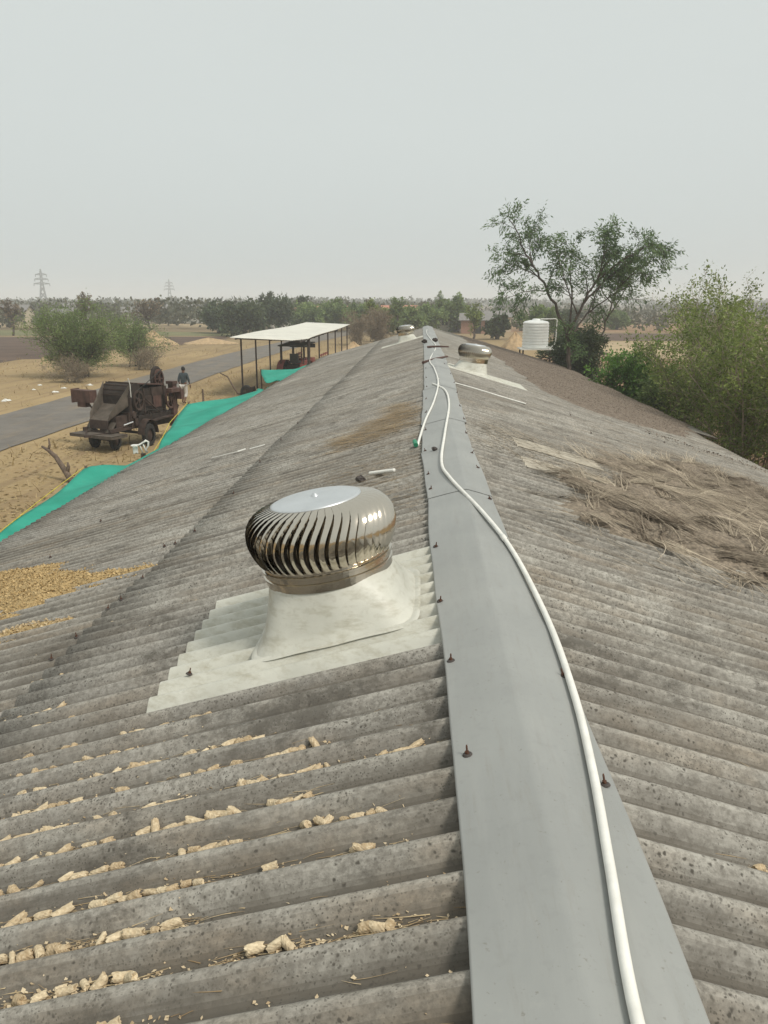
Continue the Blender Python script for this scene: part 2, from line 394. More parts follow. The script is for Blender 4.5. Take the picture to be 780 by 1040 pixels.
# ------------------------------------------------------------------ the setting
def struct(o): o['kind'] = 'structure'; return o
g = MB()
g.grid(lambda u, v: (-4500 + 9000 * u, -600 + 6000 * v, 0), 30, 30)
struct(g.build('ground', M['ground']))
def sheet(name, pts, z, m):
    b = MB(); b.add([(x, y, z) for x, y in pts], [tuple(range(len(pts)))]); return struct(b.build(name, m))
def rough_poly(pts, amp, n=8, seed=1):
    r = random.Random(seed); out = []
    for i, p in enumerate(pts):
        q = pts[(i + 1) % len(pts)]
        for k in range(n):
            t = k / n; out.append((p[0] + (q[0] - p[0]) * t + r.uniform(-amp, amp), p[1] + (q[1] - p[1]) * t + r.uniform(-amp, amp)))
    return out
def road_x(y):                                     # centre line drifts gently to the right far away
    return -15.85 + 0.0 * y + (max(0, y - 60) ** 2) * 0.0011
b = MB(); ys = [-40 + i * 2.0 for i in range(150)]; rr = random.Random(5)
vs = []; fs = []
for i, y in enumerate(ys):
    w = 2.2 + rr.uniform(-0.07, 0.07)
    for k, o in enumerate((-w, -w * 0.5, 0, w * 0.5, w + rr.uniform(-0.05, 0.05))):
        vs.append((road_x(y) + o, y, 0.030 + 0.025 * (1 - (o / w) ** 2)))
for i in range(len(ys) - 1):
    for k in range(4): fs.append((i * 5 + k, i * 5 + k + 1, (i + 1) * 5 + k + 1, (i + 1) * 5 + k))
b.add(vs, fs); struct(b.build('road', M['asphalt'], smooth=True))
sheet('ploughed_field', rough_poly([(-36, 54), (-33, 66), (-30, 80), (-24, 97), (-25.8, 110), (-120, 104), (-110, 60), (-60, 52)], 0.8), 0.008, M['plough'])
sheet('crop_field', rough_poly([(-110, 109), (-46, 112.5), (-27, 113.3), (-29.7, 124), (-54, 131), (-110, 138)], 0.6, seed=2), 0.008, M['greenfield'])
sheet('ploughed_field', rough_poly([(17, 103.9), (32, 99.5), (90, 100), (110, 121), (20, 124)], 0.8, seed=3), 0.008, M['plough'])
sheet('stubble_field', rough_poly([(13.7, 73), (21.7, 69), (29, 66), (90, 60), (120, 98), (17, 99)], 0.9, seed=4), 0.008, M['stubble'])
sheet('bare_field', rough_poly([(7.2, 8), (60, 5), (75, 60), (29, 65), (12.0, 73), (8, 60)], 0.7, seed=5), 0.006, M['redsoil'])
sheet('bare_field', rough_poly([(3, 128), (60, 126), (80, 175), (-5, 180)], 1.2, seed=6), 0.008, M['redsoil'])
sheet('stubble_field', rough_poly([(-120, 142), (-50, 144), (-30, 152), (-40, 172), (-140, 168)], 1.2, seed=7), 0.008, M['stubble'])
# low hills on the horizon
def hill(x, y, w, d, h, seed):
    r = random.Random(seed); ph = [r.uniform(0, 6) for _ in range(4)]
    b = MB()
    def fn(u, v):
        X = (u - .5) * 2; Y = (v - .5) * 2
        e = max(0, 1 - X * X) ** 1.2 * max(0, 1 - Y * Y)
        return (x + X * w, y + Y * d, h * e * (1 + .25 * math.sin(4 * X + ph[0]) + .12 * math.sin(11 * X + ph[1])) - 0.5)
    b.grid(fn, 40, 8); return struct(b.build('hill', M['ground'], smooth=True))
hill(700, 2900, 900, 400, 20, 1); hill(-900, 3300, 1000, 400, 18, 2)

# ------------------------------------------------------------------ the shed under the camera
shed = empty('farm_shed', (0, 0, 0), 0, 'long low shed with weathered grey corrugated cement roof and metal ridge flashing', 'shed')
def slope(side, rows, name, seed, lab=None):
    """one slope of corrugated sheets: each sheet laps its neighbour, each row laps the row below"""
    r = random.Random(seed); V = []; Fc = []; tint = []; tr = []; n0 = 0
    wsh = PITCH * 7
    ns = int((Y1 - Y0) / wsh)
    for (xa, xb, dz) in rows:                       # xa = upper end, xb = lower end (distance from crest)
        for s in range(ns):
            ya = Y0 + s * wsh; yb = min(Y1, ya + wsh + PITCH * 0.45)
            je = r.uniform(-0.025, 0.025); tt = r.random() ** 2; lift = r.uniform(0, 0.003)
            per = 14 if ya < 7 else (10 if ya < 16 else 7)
            ny = int(round((yb - ya) / PITCH * per)); nx = 5
            Y = np.linspace(ya, yb, ny + 1); X = np.linspace(xa, xb + je, nx + 1)
            XX, YY = np.meshgrid(X, Y, indexing='ij')
            x = CX + side * XX
            z = CZ - T * XX + 0.010 * np.sin(YY * 0.9 + x * 0.7) * np.minimum(1, XX)
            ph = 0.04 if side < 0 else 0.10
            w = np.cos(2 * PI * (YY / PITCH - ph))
            z = z + AMP * w + dz + lift + 0.006 * (YY - ya) / (yb - ya)
            P = np.stack([x, YY, z], -1)
            # lower edge lip (sheet thickness)
            lip = P[-1].copy(); lip[:, 2] -= 0.0035
            P = np.concatenate([P, lip[None]], 0)
            wv = np.concatenate([w, w[-1:]], 0)
            nr, nc = P.shape[:2]
            idx = np.arange(nr * nc).reshape(nr, nc) + n0
            q = np.stack([idx[:-1, :-1], idx[1:, :-1], idx[1:, 1:], idx[:-1, 1:]], -1)
            if side < 0: q = q[..., ::-1]
            q = q.reshape(-1, 4)
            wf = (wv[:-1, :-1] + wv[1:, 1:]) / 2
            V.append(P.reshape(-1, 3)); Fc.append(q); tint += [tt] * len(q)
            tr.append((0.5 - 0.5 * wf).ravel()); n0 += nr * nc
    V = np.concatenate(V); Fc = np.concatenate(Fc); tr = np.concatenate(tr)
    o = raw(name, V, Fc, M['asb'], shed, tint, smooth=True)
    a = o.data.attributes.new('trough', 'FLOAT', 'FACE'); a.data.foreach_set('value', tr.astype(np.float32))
    if lab: o['label'] = lab
    return o
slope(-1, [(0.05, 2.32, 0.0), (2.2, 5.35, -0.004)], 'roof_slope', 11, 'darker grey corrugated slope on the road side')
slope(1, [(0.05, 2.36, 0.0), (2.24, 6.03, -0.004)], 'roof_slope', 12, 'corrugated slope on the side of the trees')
# lean-to rows beyond, further down, covered by litter
def low_row():
    b = MB()
    for s in range(22):
        ya = 20 + s * 1.0
        b.grid(lambda u, v: (6.25 + u * 1.15, ya + v * 1.03, CZ - T * (5.93 + u * 1.15) - 0.035 + AMP * math.cos(2 * PI * ((ya + v * 1.03) / PITCH - .1)) + 0.005 * v), 2, 56)
    o = b.build('eave_extension', M['asb'], shed, smooth=True)
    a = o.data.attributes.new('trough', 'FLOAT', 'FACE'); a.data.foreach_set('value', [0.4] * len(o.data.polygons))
low_row()
# walls
ws = MB(); ws.box((-4.65, (Y0 + Y1) / 2, 0.95), (0.23, Y1 - Y0 - .4, 1.9)); ws.build('wall', M['plaster'], shed)
ws = MB(); ws.box((5.9, (Y0 + Y1) / 2, 0.85), (0.23, Y1 - Y0 - .4, 1.7)); ws.build('wall', M['plaster'], shed)
def gable(y, name='gable_wall'):
    b = MB(); prof = [(-4.53, 0), (5.78, 0), (5.78, CZ - T * 5.46 - .09), (CX, CZ - .09), (-4.53, CZ - T * 4.85 - .09)]
    n = len(prof); vs = [(x, y - .11, z) for x, z in prof] + [(x, y + .11, z) for x, z in prof]
    fs = [tuple(range(n)), tuple(range(2 * n - 1, n - 1, -1))] + [(i, i + n, (i + 1) % n + n, (i + 1) % n) for i in range(n)]
    b.add(vs, fs); b.build(name, M['plaster'], shed)
gable(Y1 - .35); gable(Y0 + .35)

# ridge cap, sheet by sheet
LE = [(-2, .10), (1.2, .112), (2.1, .112), (2.7, .10), (3.2, .090), (4.2, .062), (5.5, .058), (6.1, .045), (7, .020), (8.5, .018), (10, .04), (14, .05), (20, .08), (42, .08)]
RE = [(-2, .565), (1.3, .553), (2.0, .552), (2.6, .548), (3.2, .53), (4.2, .50), (5.3, .495), (7, .475), (10, .51), (13.5, .575), (20, .58), (42, .58)]
def lerp(tab, y):
    for (a, p), (c, q) in zip(tab, tab[1:]):
        if y <= c: return p + (q - p) * max(0, (y - a)) / (c - a)
    return tab[-1][1]
def capz(x, y): 
    s = abs(x - CX); return CZ + 0.042 - T * math.sqrt(s * s + 0.00035) + 0.0025 * math.sin(y * 2.7 + x * 4) + 0.004 * math.exp(-((y - 3.05) / .10) ** 2) - 0.003 * math.exp(-((y - 4.0) / .16) ** 2 - ((x - .2) / .1) ** 2) + .010 * math.sin(y * .9 + x * .7) * min(1, s)
cuts = [-1.9, 5.3, 7.0, 8.7, 10.3]
while cuts[-1] < 41.5: cuts.append(min(42.05, cuts[-1] + 1.85))
rr = random.Random(3)
for i in range(len(cuts) - 1):
    ya, yb = cuts[i], cuts[i + 1] + 0.06; b = MB()
    ja, jb = rr.uniform(-.012, .012), rr.uniform(-.014, .014)
    lift = 0.0015 if i % 2 else 0.0
    if i < 1: ja = jb = 0
    ny = max(10, int((yb - ya) / (0.06 if i < 3 else .2))); prof = []
    def fn(u, v):
        y = ya + (yb - ya) * v; xl = lerp(LE, y) + ja + .003 * math.sin(y * 5.1); xr = lerp(RE, y) + jb + .004 * math.sin(y * 4.3 + 1)
        k = [0, 0.0001, .012, .25, .475, .5, .525, .75, .988, .9999, 1][int(round(u * 10))]
        x = xl + (CX - xl) * k * 2 if k <= .5 else CX + (xr - CX) * (k - .5) * 2
        z = capz(x, y) + lift + 0.002 * (1 - v)
        if u == 0 or u == 1: z -= 0.014
        return (x, y, z)
    b.grid(fn, 10, ny)
    # near end edge thickness
    o = b.build('ridge_cap', M['cap'], shed, smooth=True)
    if i == 0: o['label'] = 'widest and nearest length of flat grey ridge flashing'

# roof bolts: hooked bolt with washer, one mesh shared
def bolt_mesh():
    b = MB(); b.lathe([(0.0, .006), (.016, .005), (.019, 0.0), (.019, -.003)], 12)
    b.cm = 1; b.tube([(0, 0, 0), (.001, 0, .012), (.004, .001, .03), (.005, .001, .036)], [.0038, .0038, .0036, .0025], 6)
    b.lathe([(0, .014), (.0085, .014), (.0085, .005)], 6)
    return b
bolt0 = bolt_mesh().build('roof_bolt', [M['washer'], M['rustbolt']], shed)
bolts = [(.150, 2.083), (.125, 2.722), (.095, 4.184), (.083, 5.569), (.07, 6.10), (.10, 3.35), (.05, 7.1), (.06, 8.3), (.07, 9.6), (.08, 11), (.1, 12.5), (.1, 14),
         (.52, 1.959), (.52, 2.622), (.475, 4.193), (.47, 5.2), (.46, 6.2), (.45, 6.8), (.46, 7.9), (.49, 8.9), (.5, 10.1), (.53, 11.7), (.55, 13.2), (.55, 14.8), (.1, 16), (.1, 18), (.5, 17)]
sb = [(-1.016, 3.284), (-1.9, 6.48), (-2.07, 6.2), (-1.95, 5.19), (-1.94, 4.86), (-1.99, 4.21), (-2.01, 4.0), (-3.5, 8.39)]
r = random.Random(8); rows_l = []
for x in (-1.93, -3.45):
    for k in range(8 if x > -3 else 3): rows_l.append((x + r.uniform(-.06, .06), 3.0 + k * (1.6 if x > -3 else 2.1) + r.uniform(-.2, .2)))
for x in (2.5, 4.2):
    for k in range(6): rows_l.append((x + r.uniform(-.05, .05), 4.0 + k * 1.9 + r.uniform(-.3, .3)))
first = True
def crest(y, x):
    p = 0.04 if x < CX else 0.10
    return (round(y / PITCH - p) + p) * PITCH
allb = [(x, y, capz(x, y) + .001) for x, y in bolts]
for x, y in (sb + rows_l)[:70]:
    y = crest(y, x); up = .016 if (x == -1.016) else .006
    allb.append((x, y, roofz(x, y) + up))
for x, y, z in allb:
    o = bolt0 if first else bolt0.copy()
    if not first: COL.objects.link(o); o.parent = shed
    first = False
    o.location = (x, y, z); o.scale = (.82, .82, .82)
    o.rotation_euler = (r.uniform(-.25, .25), (rad(-14) if x < CX else rad(14)) + r.uniform(-.2, .2), r.uniform(0, 6))

# pale translucent panels let into the far slope
def panel(x0, x1, y0, y1, dz=0.014):
    b = MB(); ny = int((y1 - y0) / PITCH * 12)
    def fn(u, v):
        x = x0 + (x1 - x0) * u; y = y0 + (y1 - y0) * v; return (x, y, roofz(x, y) + dz)
    b.grid(fn, 8, ny); return b
worn = simple('worn_pale_sheet', (0.40, 0.365, 0.30), .9, 0, .3, 5)
panel(1.0, 1.9, 8.05, 8.75).build('worn_sheet', worn, shed, smooth=True)
panel(.95, 1.75, 7.0, 7.5).build('worn_sheet', worn, shed, smooth=True)

# ------------------------------------------------------------------ roof ventilators
def ventilator(x, y, label, side, x0, x1, y0, y1, tilt, detail=True):
    zc = roofz(x, y, False)
    root = empty('roof_ventilator', (x, y, zc), 0, label, 'roof ventilator', 'turbine ventilators along the shed roof')
    inv = Vector((x, y, zc))
    b = MB(); ny = int(round((y1 - y0) / PITCH * 14))
    def fn(u, v):
        X = x0 + (x1 - x0) * u; Y = y0 + (y1 - y0) * v
        w = roofz(X, Y) + .010
        return Vector((X, Y, w)) - inv
    b.grid(fn, 10, ny)
    # folded rim so the sheet has thickness
    for (fx, sgn) in ((x0, 0), (x1, 1)):
        b.grid(lambda u, v: Vector((fx, y0 + (y1 - y0) * v, roofz(fx, y0 + (y1 - y0) * v) + .010 - .009 * u)) - inv, 1, ny)
    b.grid(lambda u, v: Vector((x0 + (x1 - x0) * v, y0, roofz(x0 + (x1 - x0) * v, y0) + .010 - .012 * u)) - inv, 1, 10)
    b.build('base_sheet', M['frp'], root, smooth=True)
    # curb: square foot flowing up into a round throat, foot follows the slope
    b = MB(); n = 64; R0 = .285; hs_ = .345; zt = .268
    rings = 16; vs = []; fs = []
    top = Vector((side * .055, 0, zt)); tm = Matrix.Rotation(tilt, 3, 'Y')
    for i in range(rings + 1):
        t = i / rings; ease = t ** .95
        for k in range(n):
            a = 2 * PI * (k + .5) / n; ca, sa = math.cos(a), math.sin(a)
            p = 8.0
            sq = hs_ / (abs(ca) ** p + abs(sa) ** p) ** (1 / p)
            foot = Vector((sq * ca * 1.0, sq * sa * 1.05, 0))
            foot.z = roofz(x + foot.x, y + foot.y, False) - zc + .036
            circ = top + tm @ Vector((R0 * ca, R0 * sa, 0))
            q = foot.lerp(circ, ease); q.z = foot.z + (circ.z - foot.z) * t
            fl = max(0, 1 - t * 7) ** 2 * .03          # flared foot
            q += Vector((ca, sa, 0)) * fl
            if i == 0: q.z -= .02
            vs.append(q)
    for i in range(rings):
        for k in range(n):
            k2 = (k + 1) % n; fs.append((i * n + k, i * n + k2, (i + 1) * n + k2, (i + 1) * n + k))
    b.add(vs, fs); b.build('curb', M['frp'], root, smooth=True)
    # laid up flange around the foot: smooth sheet over the corrugations
    b = MB()
    def fl(u, v):
        a = 2 * PI * u; ca, sa = math.cos(a), math.sin(a); sq = (hs_ - .005 + .042 * v) / (abs(ca) ** 8 + abs(sa) ** 8) ** (1 / 8)
        X, Y = sq * ca, sq * sa * 1.04
        zz = roofz(x + X, y + Y, False) - zc + (.0345 - .008 * max(0, v - .75) / .25) + .002 * math.sin(a * 9)
        return (X, Y, zz)
    b.grid(fl, 96, 6); b.build('flange', M['frp'], root, smooth=True)
    # throat bands
    c = Vector((side * .055, 0, zt)); tilt3 = tm @ Matrix.Scale(1.04, 3)
    b = MB(); b.lathe([(.283, -.03), (.290, -.03), (.290, -.004), (.297, -.001), (.297, .008), (.290, .012), (.290, .028), (.299, .032), (.299, .042), (.289, .046), (.289, .056), (.294, .059), (.294, .062), (.285, .064)], 72, c, tilt3)
    b.build('throat_ring', M['steel'], root, smooth=False)
    # blades
    N = 48; b = MB(); Hh = .252; zb = .056
    def prof(t):                                   # t 0 bottom .. 1 top
        zz = zb + Hh * t
        if t < .5: rr_ = .292 + (.338 - .292) * math.sin(t / .5 * PI / 2) ** .85
        else:
            q = (t - .5) / .5; rr_ = .205 + (.338 - .205) * math.sqrt(max(0, 1 - q ** 2.3))
        return rr_, zz
    def tw(t): return rad(5) * (1 - t) * 0 + rad(24) * (t ** 2.0) + rad(9) * ((1 - t) ** 2) - rad(6)
    nt_, ns_ = 16, 6
    for k in range(N):
        a0 = 2 * PI * k / N; vs = []
        for i in range(nt_ + 1):
            t = i / nt_; R_, z_ = prof(t); dep = .020 * math.sin(PI * min(1, max(0, t * .93 + .05))) ** .6
            for j in range(ns_ + 1):
                s_ = j / ns_; A = a0 - tw(t) * .0 + tw(t) - s_ * .90 * 2 * PI / N
                rj = R_ + .003 * (1 - s_) ** 5 - dep * (s_ ** 1.25) + .004 * math.sin(PI * s_)
                vs.append(c + tilt3 @ Vector((rj * math.cos(A), rj * math.sin(A), z_)))
        fs = [(i * (ns_ + 1) + j, (i + 1) * (ns_ + 1) + j, (i + 1) * (ns_ + 1) + j + 1, i * (ns_ + 1) + j + 1) for i in range(nt_) for j in range(ns_)]
        b.add(vs, fs)
    b.build('vanes', M['steel'], root, smooth=True)
    b = MB(); b.lathe([(.0, .324), (.03, .324), (.15, .321), (.193, .316), (.206, .311), (.2065, .303), (.199, .299)], 72, c, tilt3); b.build('top_plate', M['plate'], root, smooth=True)
    b = MB(); b.lathe([(0, .338), (.010, .337), (.0115, .331), (.016, .3285), (.018, .324)], 16, c, tilt3); b.build('hub_nut', M['plate'], root, smooth=True)
    b = MB(); b.lathe([(0.0, .06), (.24, .06)], 48, c, tilt3); b.lathe([(.012, .06), (.012, .32)], 10, c, tilt3); b.build('inner_spindle', M['washer'], root)
    return root
yA = crest(2.96, 0) ; 
ventilator(-.37, 3.58, 'nearest and largest polished steel turbine ventilator on a cream base, left of the ridge flashing', -1, -1.15, .10, crest(3.02, -1) - PITCH * .42, crest(4.18, -1) + PITCH * .5, rad(-10))
ventilator(1.06, 17.2, 'middle turbine ventilator standing to the right of the ridge pipe', 1, .42, 2.2, 16.6, 17.9, rad(7))
ventilator(-.52, 31.2, 'farthest turbine ventilator, tiny, left of the ridge near the end of the roof', -1, -1.5, .1, 30.6, 31.8, rad(-6))

# ------------------------------------------------------------------ pipes on the roof
def spline(pts, n=8):
    out = []; P = [Vector(p) for p in pts]
    for i in range(len(P) - 1):
        p0 = P[max(i - 1, 0)]; p1 = P[i]; p2 = P[i + 1]; p3 = P[min(i + 2, len(P) - 1)]
        for k in range(n):
            t = k / n
            out.append(.5 * ((2 * p1) + (-p0 + p2) * t + (2 * p0 - 5 * p1 + 4 * p2 - p3) * t * t + (-p0 + 3 * p1 - 3 * p2 + p3) * t ** 3))
    out.append(P[-1]); return out
def onroof(x, y, r):
    if lerp(LE, y) - .01 < x < lerp(RE, y) + .012: return (x, y, capz(x, y) + r + .004)
    return (x, y, roofz(x, y, False) + AMP + r + .004)
def rpipe(pts, r, name, label, coup=()):
    root = empty(name, onroof(*pts[0], 0), 0, label, 'pipe'); o0 = Vector(root.location)
    path = spline([onroof(x, y, r) for x, y in pts], 10)
    # follow the surface
    path = [Vector(p) for p in path]
    b = MB(); b.tube([p - o0 for p in path], r, 14); b.build('pipe_run', M['pvc'], root, smooth=True)
    for c in coup:
        i = min(range(len(path)), key=lambda k: abs(path[k].y - c)); i = max(1, min(len(path) - 2, i))
        d = (path[i + 1] - path[i - 1]).normalized(); p = path[i] - o0
        b = MB(); b.tube([p - d * .03, p - d * .028, p + d * .028, p + d * .03], [r * 1.02, r * 1.22, r * 1.22, r * 1.02], 14)
        b.build('coupling', M['pvc'], root, smooth=True)
    return root
rpipe([(.36, .3), (.385, .8), (.404, 1.213), (.448, 1.592), (.493, 2.002), (.528, 2.474), (.540, 3.151), (.493, 4.026), (.385, 4.684), (.225, 5.698), (.178, 6.399), (.246, 7.773), (.355, 9.884), (.345, 11.455), (.19, 12.6)],
      .0128, 'ridge_pipe', 'long white plastic pipe winding along the flashing from the bottom edge of the photo', (4.25, 9.0))
rpipe([(-.021, 7.504), (.06, 8.903), (.181, 10.447), (.277, 12.625), (.257, 15.329), (.20, 17.83), (.42, 22.854), (.30, 27.409), (.22, 32.526), (.26, 36)],
      .0125, 'far_ridge_pipe', 'white pipe with a green end, crossing the flashing and running to the far roof end', (12.3,))
gf = MB(); gf.tube([(-.035, 7.50, roofz(0, 7.5, False) + .04), (-.05, 7.62, roofz(0, 7.5, False) + .055)], [.022, .022], 12)
fit = gf.build('pipe_cap', M['green_fit'], bpy.data.objects['far_ridge_pipe'])
fit.matrix_parent_inverse = Matrix.Identity(4); fit.location = -Vector(bpy.data.objects['far_ridge_pipe'].location)
rpipe([(.26, 13.3), (.8, 13.25), (1.3, 13.18), (1.72, 13.14)], .012, 'branch_pipe', 'thin straight white pipe lying down the right slope before the middle ventilator', ())
rpipe([(-.43, 6.76), (-.33, 6.69), (-.21, 6.60)], .017, 'pipe_offcut', 'short white pipe offcut lying just behind the nearest ventilator', ())
def strip(pts, w, name, label):
    b = MB(); o0 = Vector(onroof(*pts[0], .012)); P = [Vector(onroof(x, y, .012)) - o0 for x, y in pts]
    for p, q in zip(P, P[1:]): b.beam(p, q, w, .006)
    o = b.build(name, M['white']); o.location = o0; return tag(o, label, 'strip')
strip([(-2.95, 11.05), (-2.55, 10.95), (-2.45, 11.0)], .05, 'plastic_strip', 'longer broken white strip lying on the left slope')
strip([(-2.36, 10.87), (-2.15, 10.86)], .06, 'plastic_strip', 'short white strip scrap next to the longer one on the left slope')
# dark clod and small black things on the ridge
def clod(x, y, s, name, label, m, cat, sq=.7):
    r = random.Random(int(y * 100)); b = MB(); n = 10; ph = [r.uniform(.65, 1.15) for _ in range(200)]
    b.grid(lambda u, v: (s * ph[int(u * n) % n * 7 + int(v * 6)] * math.cos(2 * PI * u) * math.sin(PI * v), s * ph[int(u * n) % n * 7 + int(v * 6)] * math.sin(2 * PI * u) * math.sin(PI * v), s * sq * ph[int(u * n) % n * 7 + int(v * 6)] * math.cos(PI * v)), n, 6)
    o = b.build(name, m); o.location = onroof(x, y, s * sq * .7); return tag(o, label, cat)
clod(-.50, 6.62, .045, 'dry_clod', 'dark crumbly clod beside the short pipe offcut', M['washer'], 'clod')
clod(.13, 7.0, .028, 'pipe_clip', 'small black clip on the flashing beside the bend of the long pipe', M['washer'], 'clip')
for k, (x, y, s, lb) in enumerate([(.12, 25.5, .10, 'left of the two dark stones on the far flashing'), (.45, 26, .10, 'right of the two dark stones on the far flashing')]):
    clod(x, y, s, 'stone', lb, M['rust2'], 'stone')
def stick(x0, y0, x1, y1, rr_, lab, m):
    a = Vector(onroof(x0, y0, rr_ + .01)); c = Vector(onroof(x1, y1, rr_ + .01)); b = MB(); mid = (a + c) / 2
    mid.z = max(a.z, c.z) + .01
    a2 = a.copy(); c2 = c.copy(); a2.z = mid.z - .01; c2.z = mid.z + .015
    b.tube([a2 - mid, (a2 + c2) / 2 - mid + Vector((0, .02, .01)), c2 - mid], [rr_, rr_ * .9, rr_ * .6], 7)
    o = b.build('wooden_stick', m); o.location = mid; tag(o, lab, 'stick')
stick(.05, 17.3, .62, 18.9, .032, 'thicker reddish stick lying across the ridge pipe, nearer one', M['rust3'])
stick(.18, 22.3, .75, 22.0, .030, 'thin reddish stick lying across the ridge, farther one', M['rust3'])

# ------------------------------------------------------------------ debris on the roof
rg = np.random.default_rng(4)
def valley(y, x):
    p = 0.54 if x < CX else 0.60
    return (round(y / PITCH - p) + p) * PITCH
def cobmesh(i):
    r = random.Random(30 + i); L_ = [.030, .044, .060, .038][i]; R_ = [.0145, .0135, .0125, .0115][i]
    vs = []; fs = []; n = 16; rings = 9; bend = r.uniform(-.15, .15)
    for k in range(rings + 1):
        t = k / rings; endr = 1 - .16 * (abs(t - .5) * 2) ** 6 - .10 * t
        for j in range(n):
            row = .03 * math.cos(j * PI / 1.0) * (1 if k % 2 else -.4)
            rr_ = R_ * endr * (1 + row + r.uniform(-.06, .06)); a = 2 * PI * j / n
            vs.append((L_ * (t - .5) + (r.uniform(-.0035, .0035) if k in (0, rings) else 0), rr_ * math.cos(a), rr_ * math.sin(a) + bend * L_ * (t - .5) ** 2 * 2))
    for k in range(rings):
        for j in range(n): fs.append((k * n + j, k * n + (j + 1) % n, (k + 1) * n + (j + 1) % n, (k + 1) * n + j))
    vs.append((-L_ * .5 + .003, 0, 0)); vs.append((L_ * .5 - .004, 0, 0)); c0 = len(vs) - 2
    for j in range(n):
        fs.append((c0, (j + 1) % n, j)); fs.append((c0 + 1, rings * n + j, rings * n + (j + 1) % n))
    tone = [.35, .7, .55, .95][i]
    me = MB(); me.add(vs, fs, .5); me.tint = [min(1, max(0, tone + r.uniform(-.28, .25))) for _ in fs]; o = me.build('corn_cob', M['cob']); return o
cobs = [cobmesh(i) for i in range(4)]; used = [False] * 4
COBS = [(-1.754,2.919),(-1.68,2.889),(-1.632,2.869),(-1.597,2.854),(-1.319,2.739),(-1.273,2.72),(-1.221,2.699),(-1.172,2.678),(-1.145,2.668),(-1.103,2.65),(-1.038,2.623),(-1.006,2.61),(-0.955,2.589),(-0.886,2.655),(-0.826,2.629),(-0.772,2.606),(-0.74,2.593),(-0.677,2.565),(-0.634,2.547),(-0.614,2.538),(-0.571,2.52),(-1.549,2.747),(-1.491,2.724),(-1.459,2.711),(-1.418,2.695),(-1.479,2.579),(-1.4,2.549),(-1.24,2.604),(-1.17,2.576),(-1.107,2.551),(-1.056,2.531),(-0.997,2.507),(-0.488,2.414),(-0.449,2.398),(-0.418,2.385),(-0.391,2.374),(-0.342,2.353),(-0.801,2.429),(-0.739,2.405),(-0.697,2.388),(-0.614,2.355),(-0.563,2.335),(-0.107,2.256),(-0.074,2.242),(-0.039,2.227),(-0.01,2.215),(-1.413,2.451),(-1.38,2.439),(-1.323,2.418),(-1.282,2.403),(-1.246,2.391),(-1.195,2.372),(-1.388,2.326),(-1.33,2.306),(-1.284,2.29),(-1.224,2.27),(-1.186,2.257),(-1.123,2.235),(-1.051,2.211),(-1.01,2.197),(-0.965,2.181),(-1.028,2.391),(-0.562,2.317),(-0.526,2.303),(-0.495,2.291),(-0.458,2.276),(-0.42,2.262),(-0.379,2.245),(-0.35,2.234),(-0.318,2.221),(-0.283,2.207),(-0.876,2.277),(-0.84,2.263),(-0.791,2.246),(-0.751,2.231),(-0.43,2.12),(-0.409,2.112),(-0.388,2.105),(-0.359,2.094),(-0.329,2.083),(-0.849,2.163),(-0.81,2.149),(-0.758,2.131),(-0.73,2.122),(-0.68,2.104),(-0.627,2.086),(-0.595,2.075),(-0.556,2.062),(-0.521,2.049),(-0.315,2.006),(-0.269,1.99),(-0.253,1.984),(-0.2,1.966),(-0.164,1.953),(-0.127,1.94),(-0.096,1.929),(-1.328,2.173),(-1.277,2.156),(-1.214,2.136),(-1.159,2.118),(-1.113,2.104),(-1.026,2.076),(-1.039,1.996),(-0.996,1.983),(-0.932,1.963),(-0.88,1.947),(-0.679,1.986),(-0.644,1.975),(-0.605,1.962),(-0.568,1.95),(-0.155,1.828),(-0.137,1.823),(-0.123,1.818),(-1.25,1.992),(-1.198,1.976),(-1.133,1.957),(-0.391,1.824),(-0.875,1.874),(-0.836,1.863),(-0.797,1.851),(-0.771,1.844),(-0.72,1.829),(-0.687,1.819),(-0.663,1.812),(-0.628,1.802),(-0.592,1.791),(-1.124,1.851),(-1.089,1.841),(-1.043,1.829),(-0.98,1.811),(-0.812,1.701),(-0.77,1.69),(-0.719,1.676),(-0.661,1.661),(-0.624,1.651),(-1.1,1.714),(-1.05,1.701),(-1.017,1.693),(-0.982,1.684),(-0.94,1.673),(-0.913,1.666),(-0.111,1.546),(-0.082,1.538),(-0.057,1.531),(-0.376,1.553),(-0.323,1.539),(-0.296,1.532),(-0.956,1.563),(-0.904,1.551),(-0.857,1.54),(-0.836,1.535),(-0.795,1.526),(-0.752,1.515),(-0.699,1.503),(-0.674,1.497),(-0.71,1.412),(-0.672,1.404),(-0.05,1.274),(-1.536,4.238),(-1.437,4.175),(-1.378,4.137),(-1.324,4.103),(-1.874,4.233),(-1.819,4.2),(-1.782,4.178),(-2.01,3.764),(-1.943,3.729),(-1.853,3.682),(-1.804,3.656),(-1.72,3.613),(-1.856,3.338),(-1.795,3.31),(-1.754,3.29),(-1.671,3.251),(-1.63,3.232),(-1.548,3.193),(-1.733,3.232),(-1.694,3.214),(-1.65,3.194),(-1.609,3.175),(-1.538,3.142),(-1.975,3.323),(-1.943,3.308),(-1.179,2.852),(-1.149,2.839),(-1.12,2.826),(-1.037,2.858),(-1.011,2.846),(-0.883,2.86),(-0.849,2.844),(-0.645,2.542),(-0.625,2.533),(-0.607,2.525),(-0.581,2.515),(-1.432,2.894),(-1.397,2.879),(-1.358,2.863),(-1.445,4.486),(-1.405,4.458),(-1.348,4.419),(-1.844,4.486),(-1.982,3.945),(-1.922,3.912),(-1.895,3.897),(0.926,1.852),(0.903,1.835)]
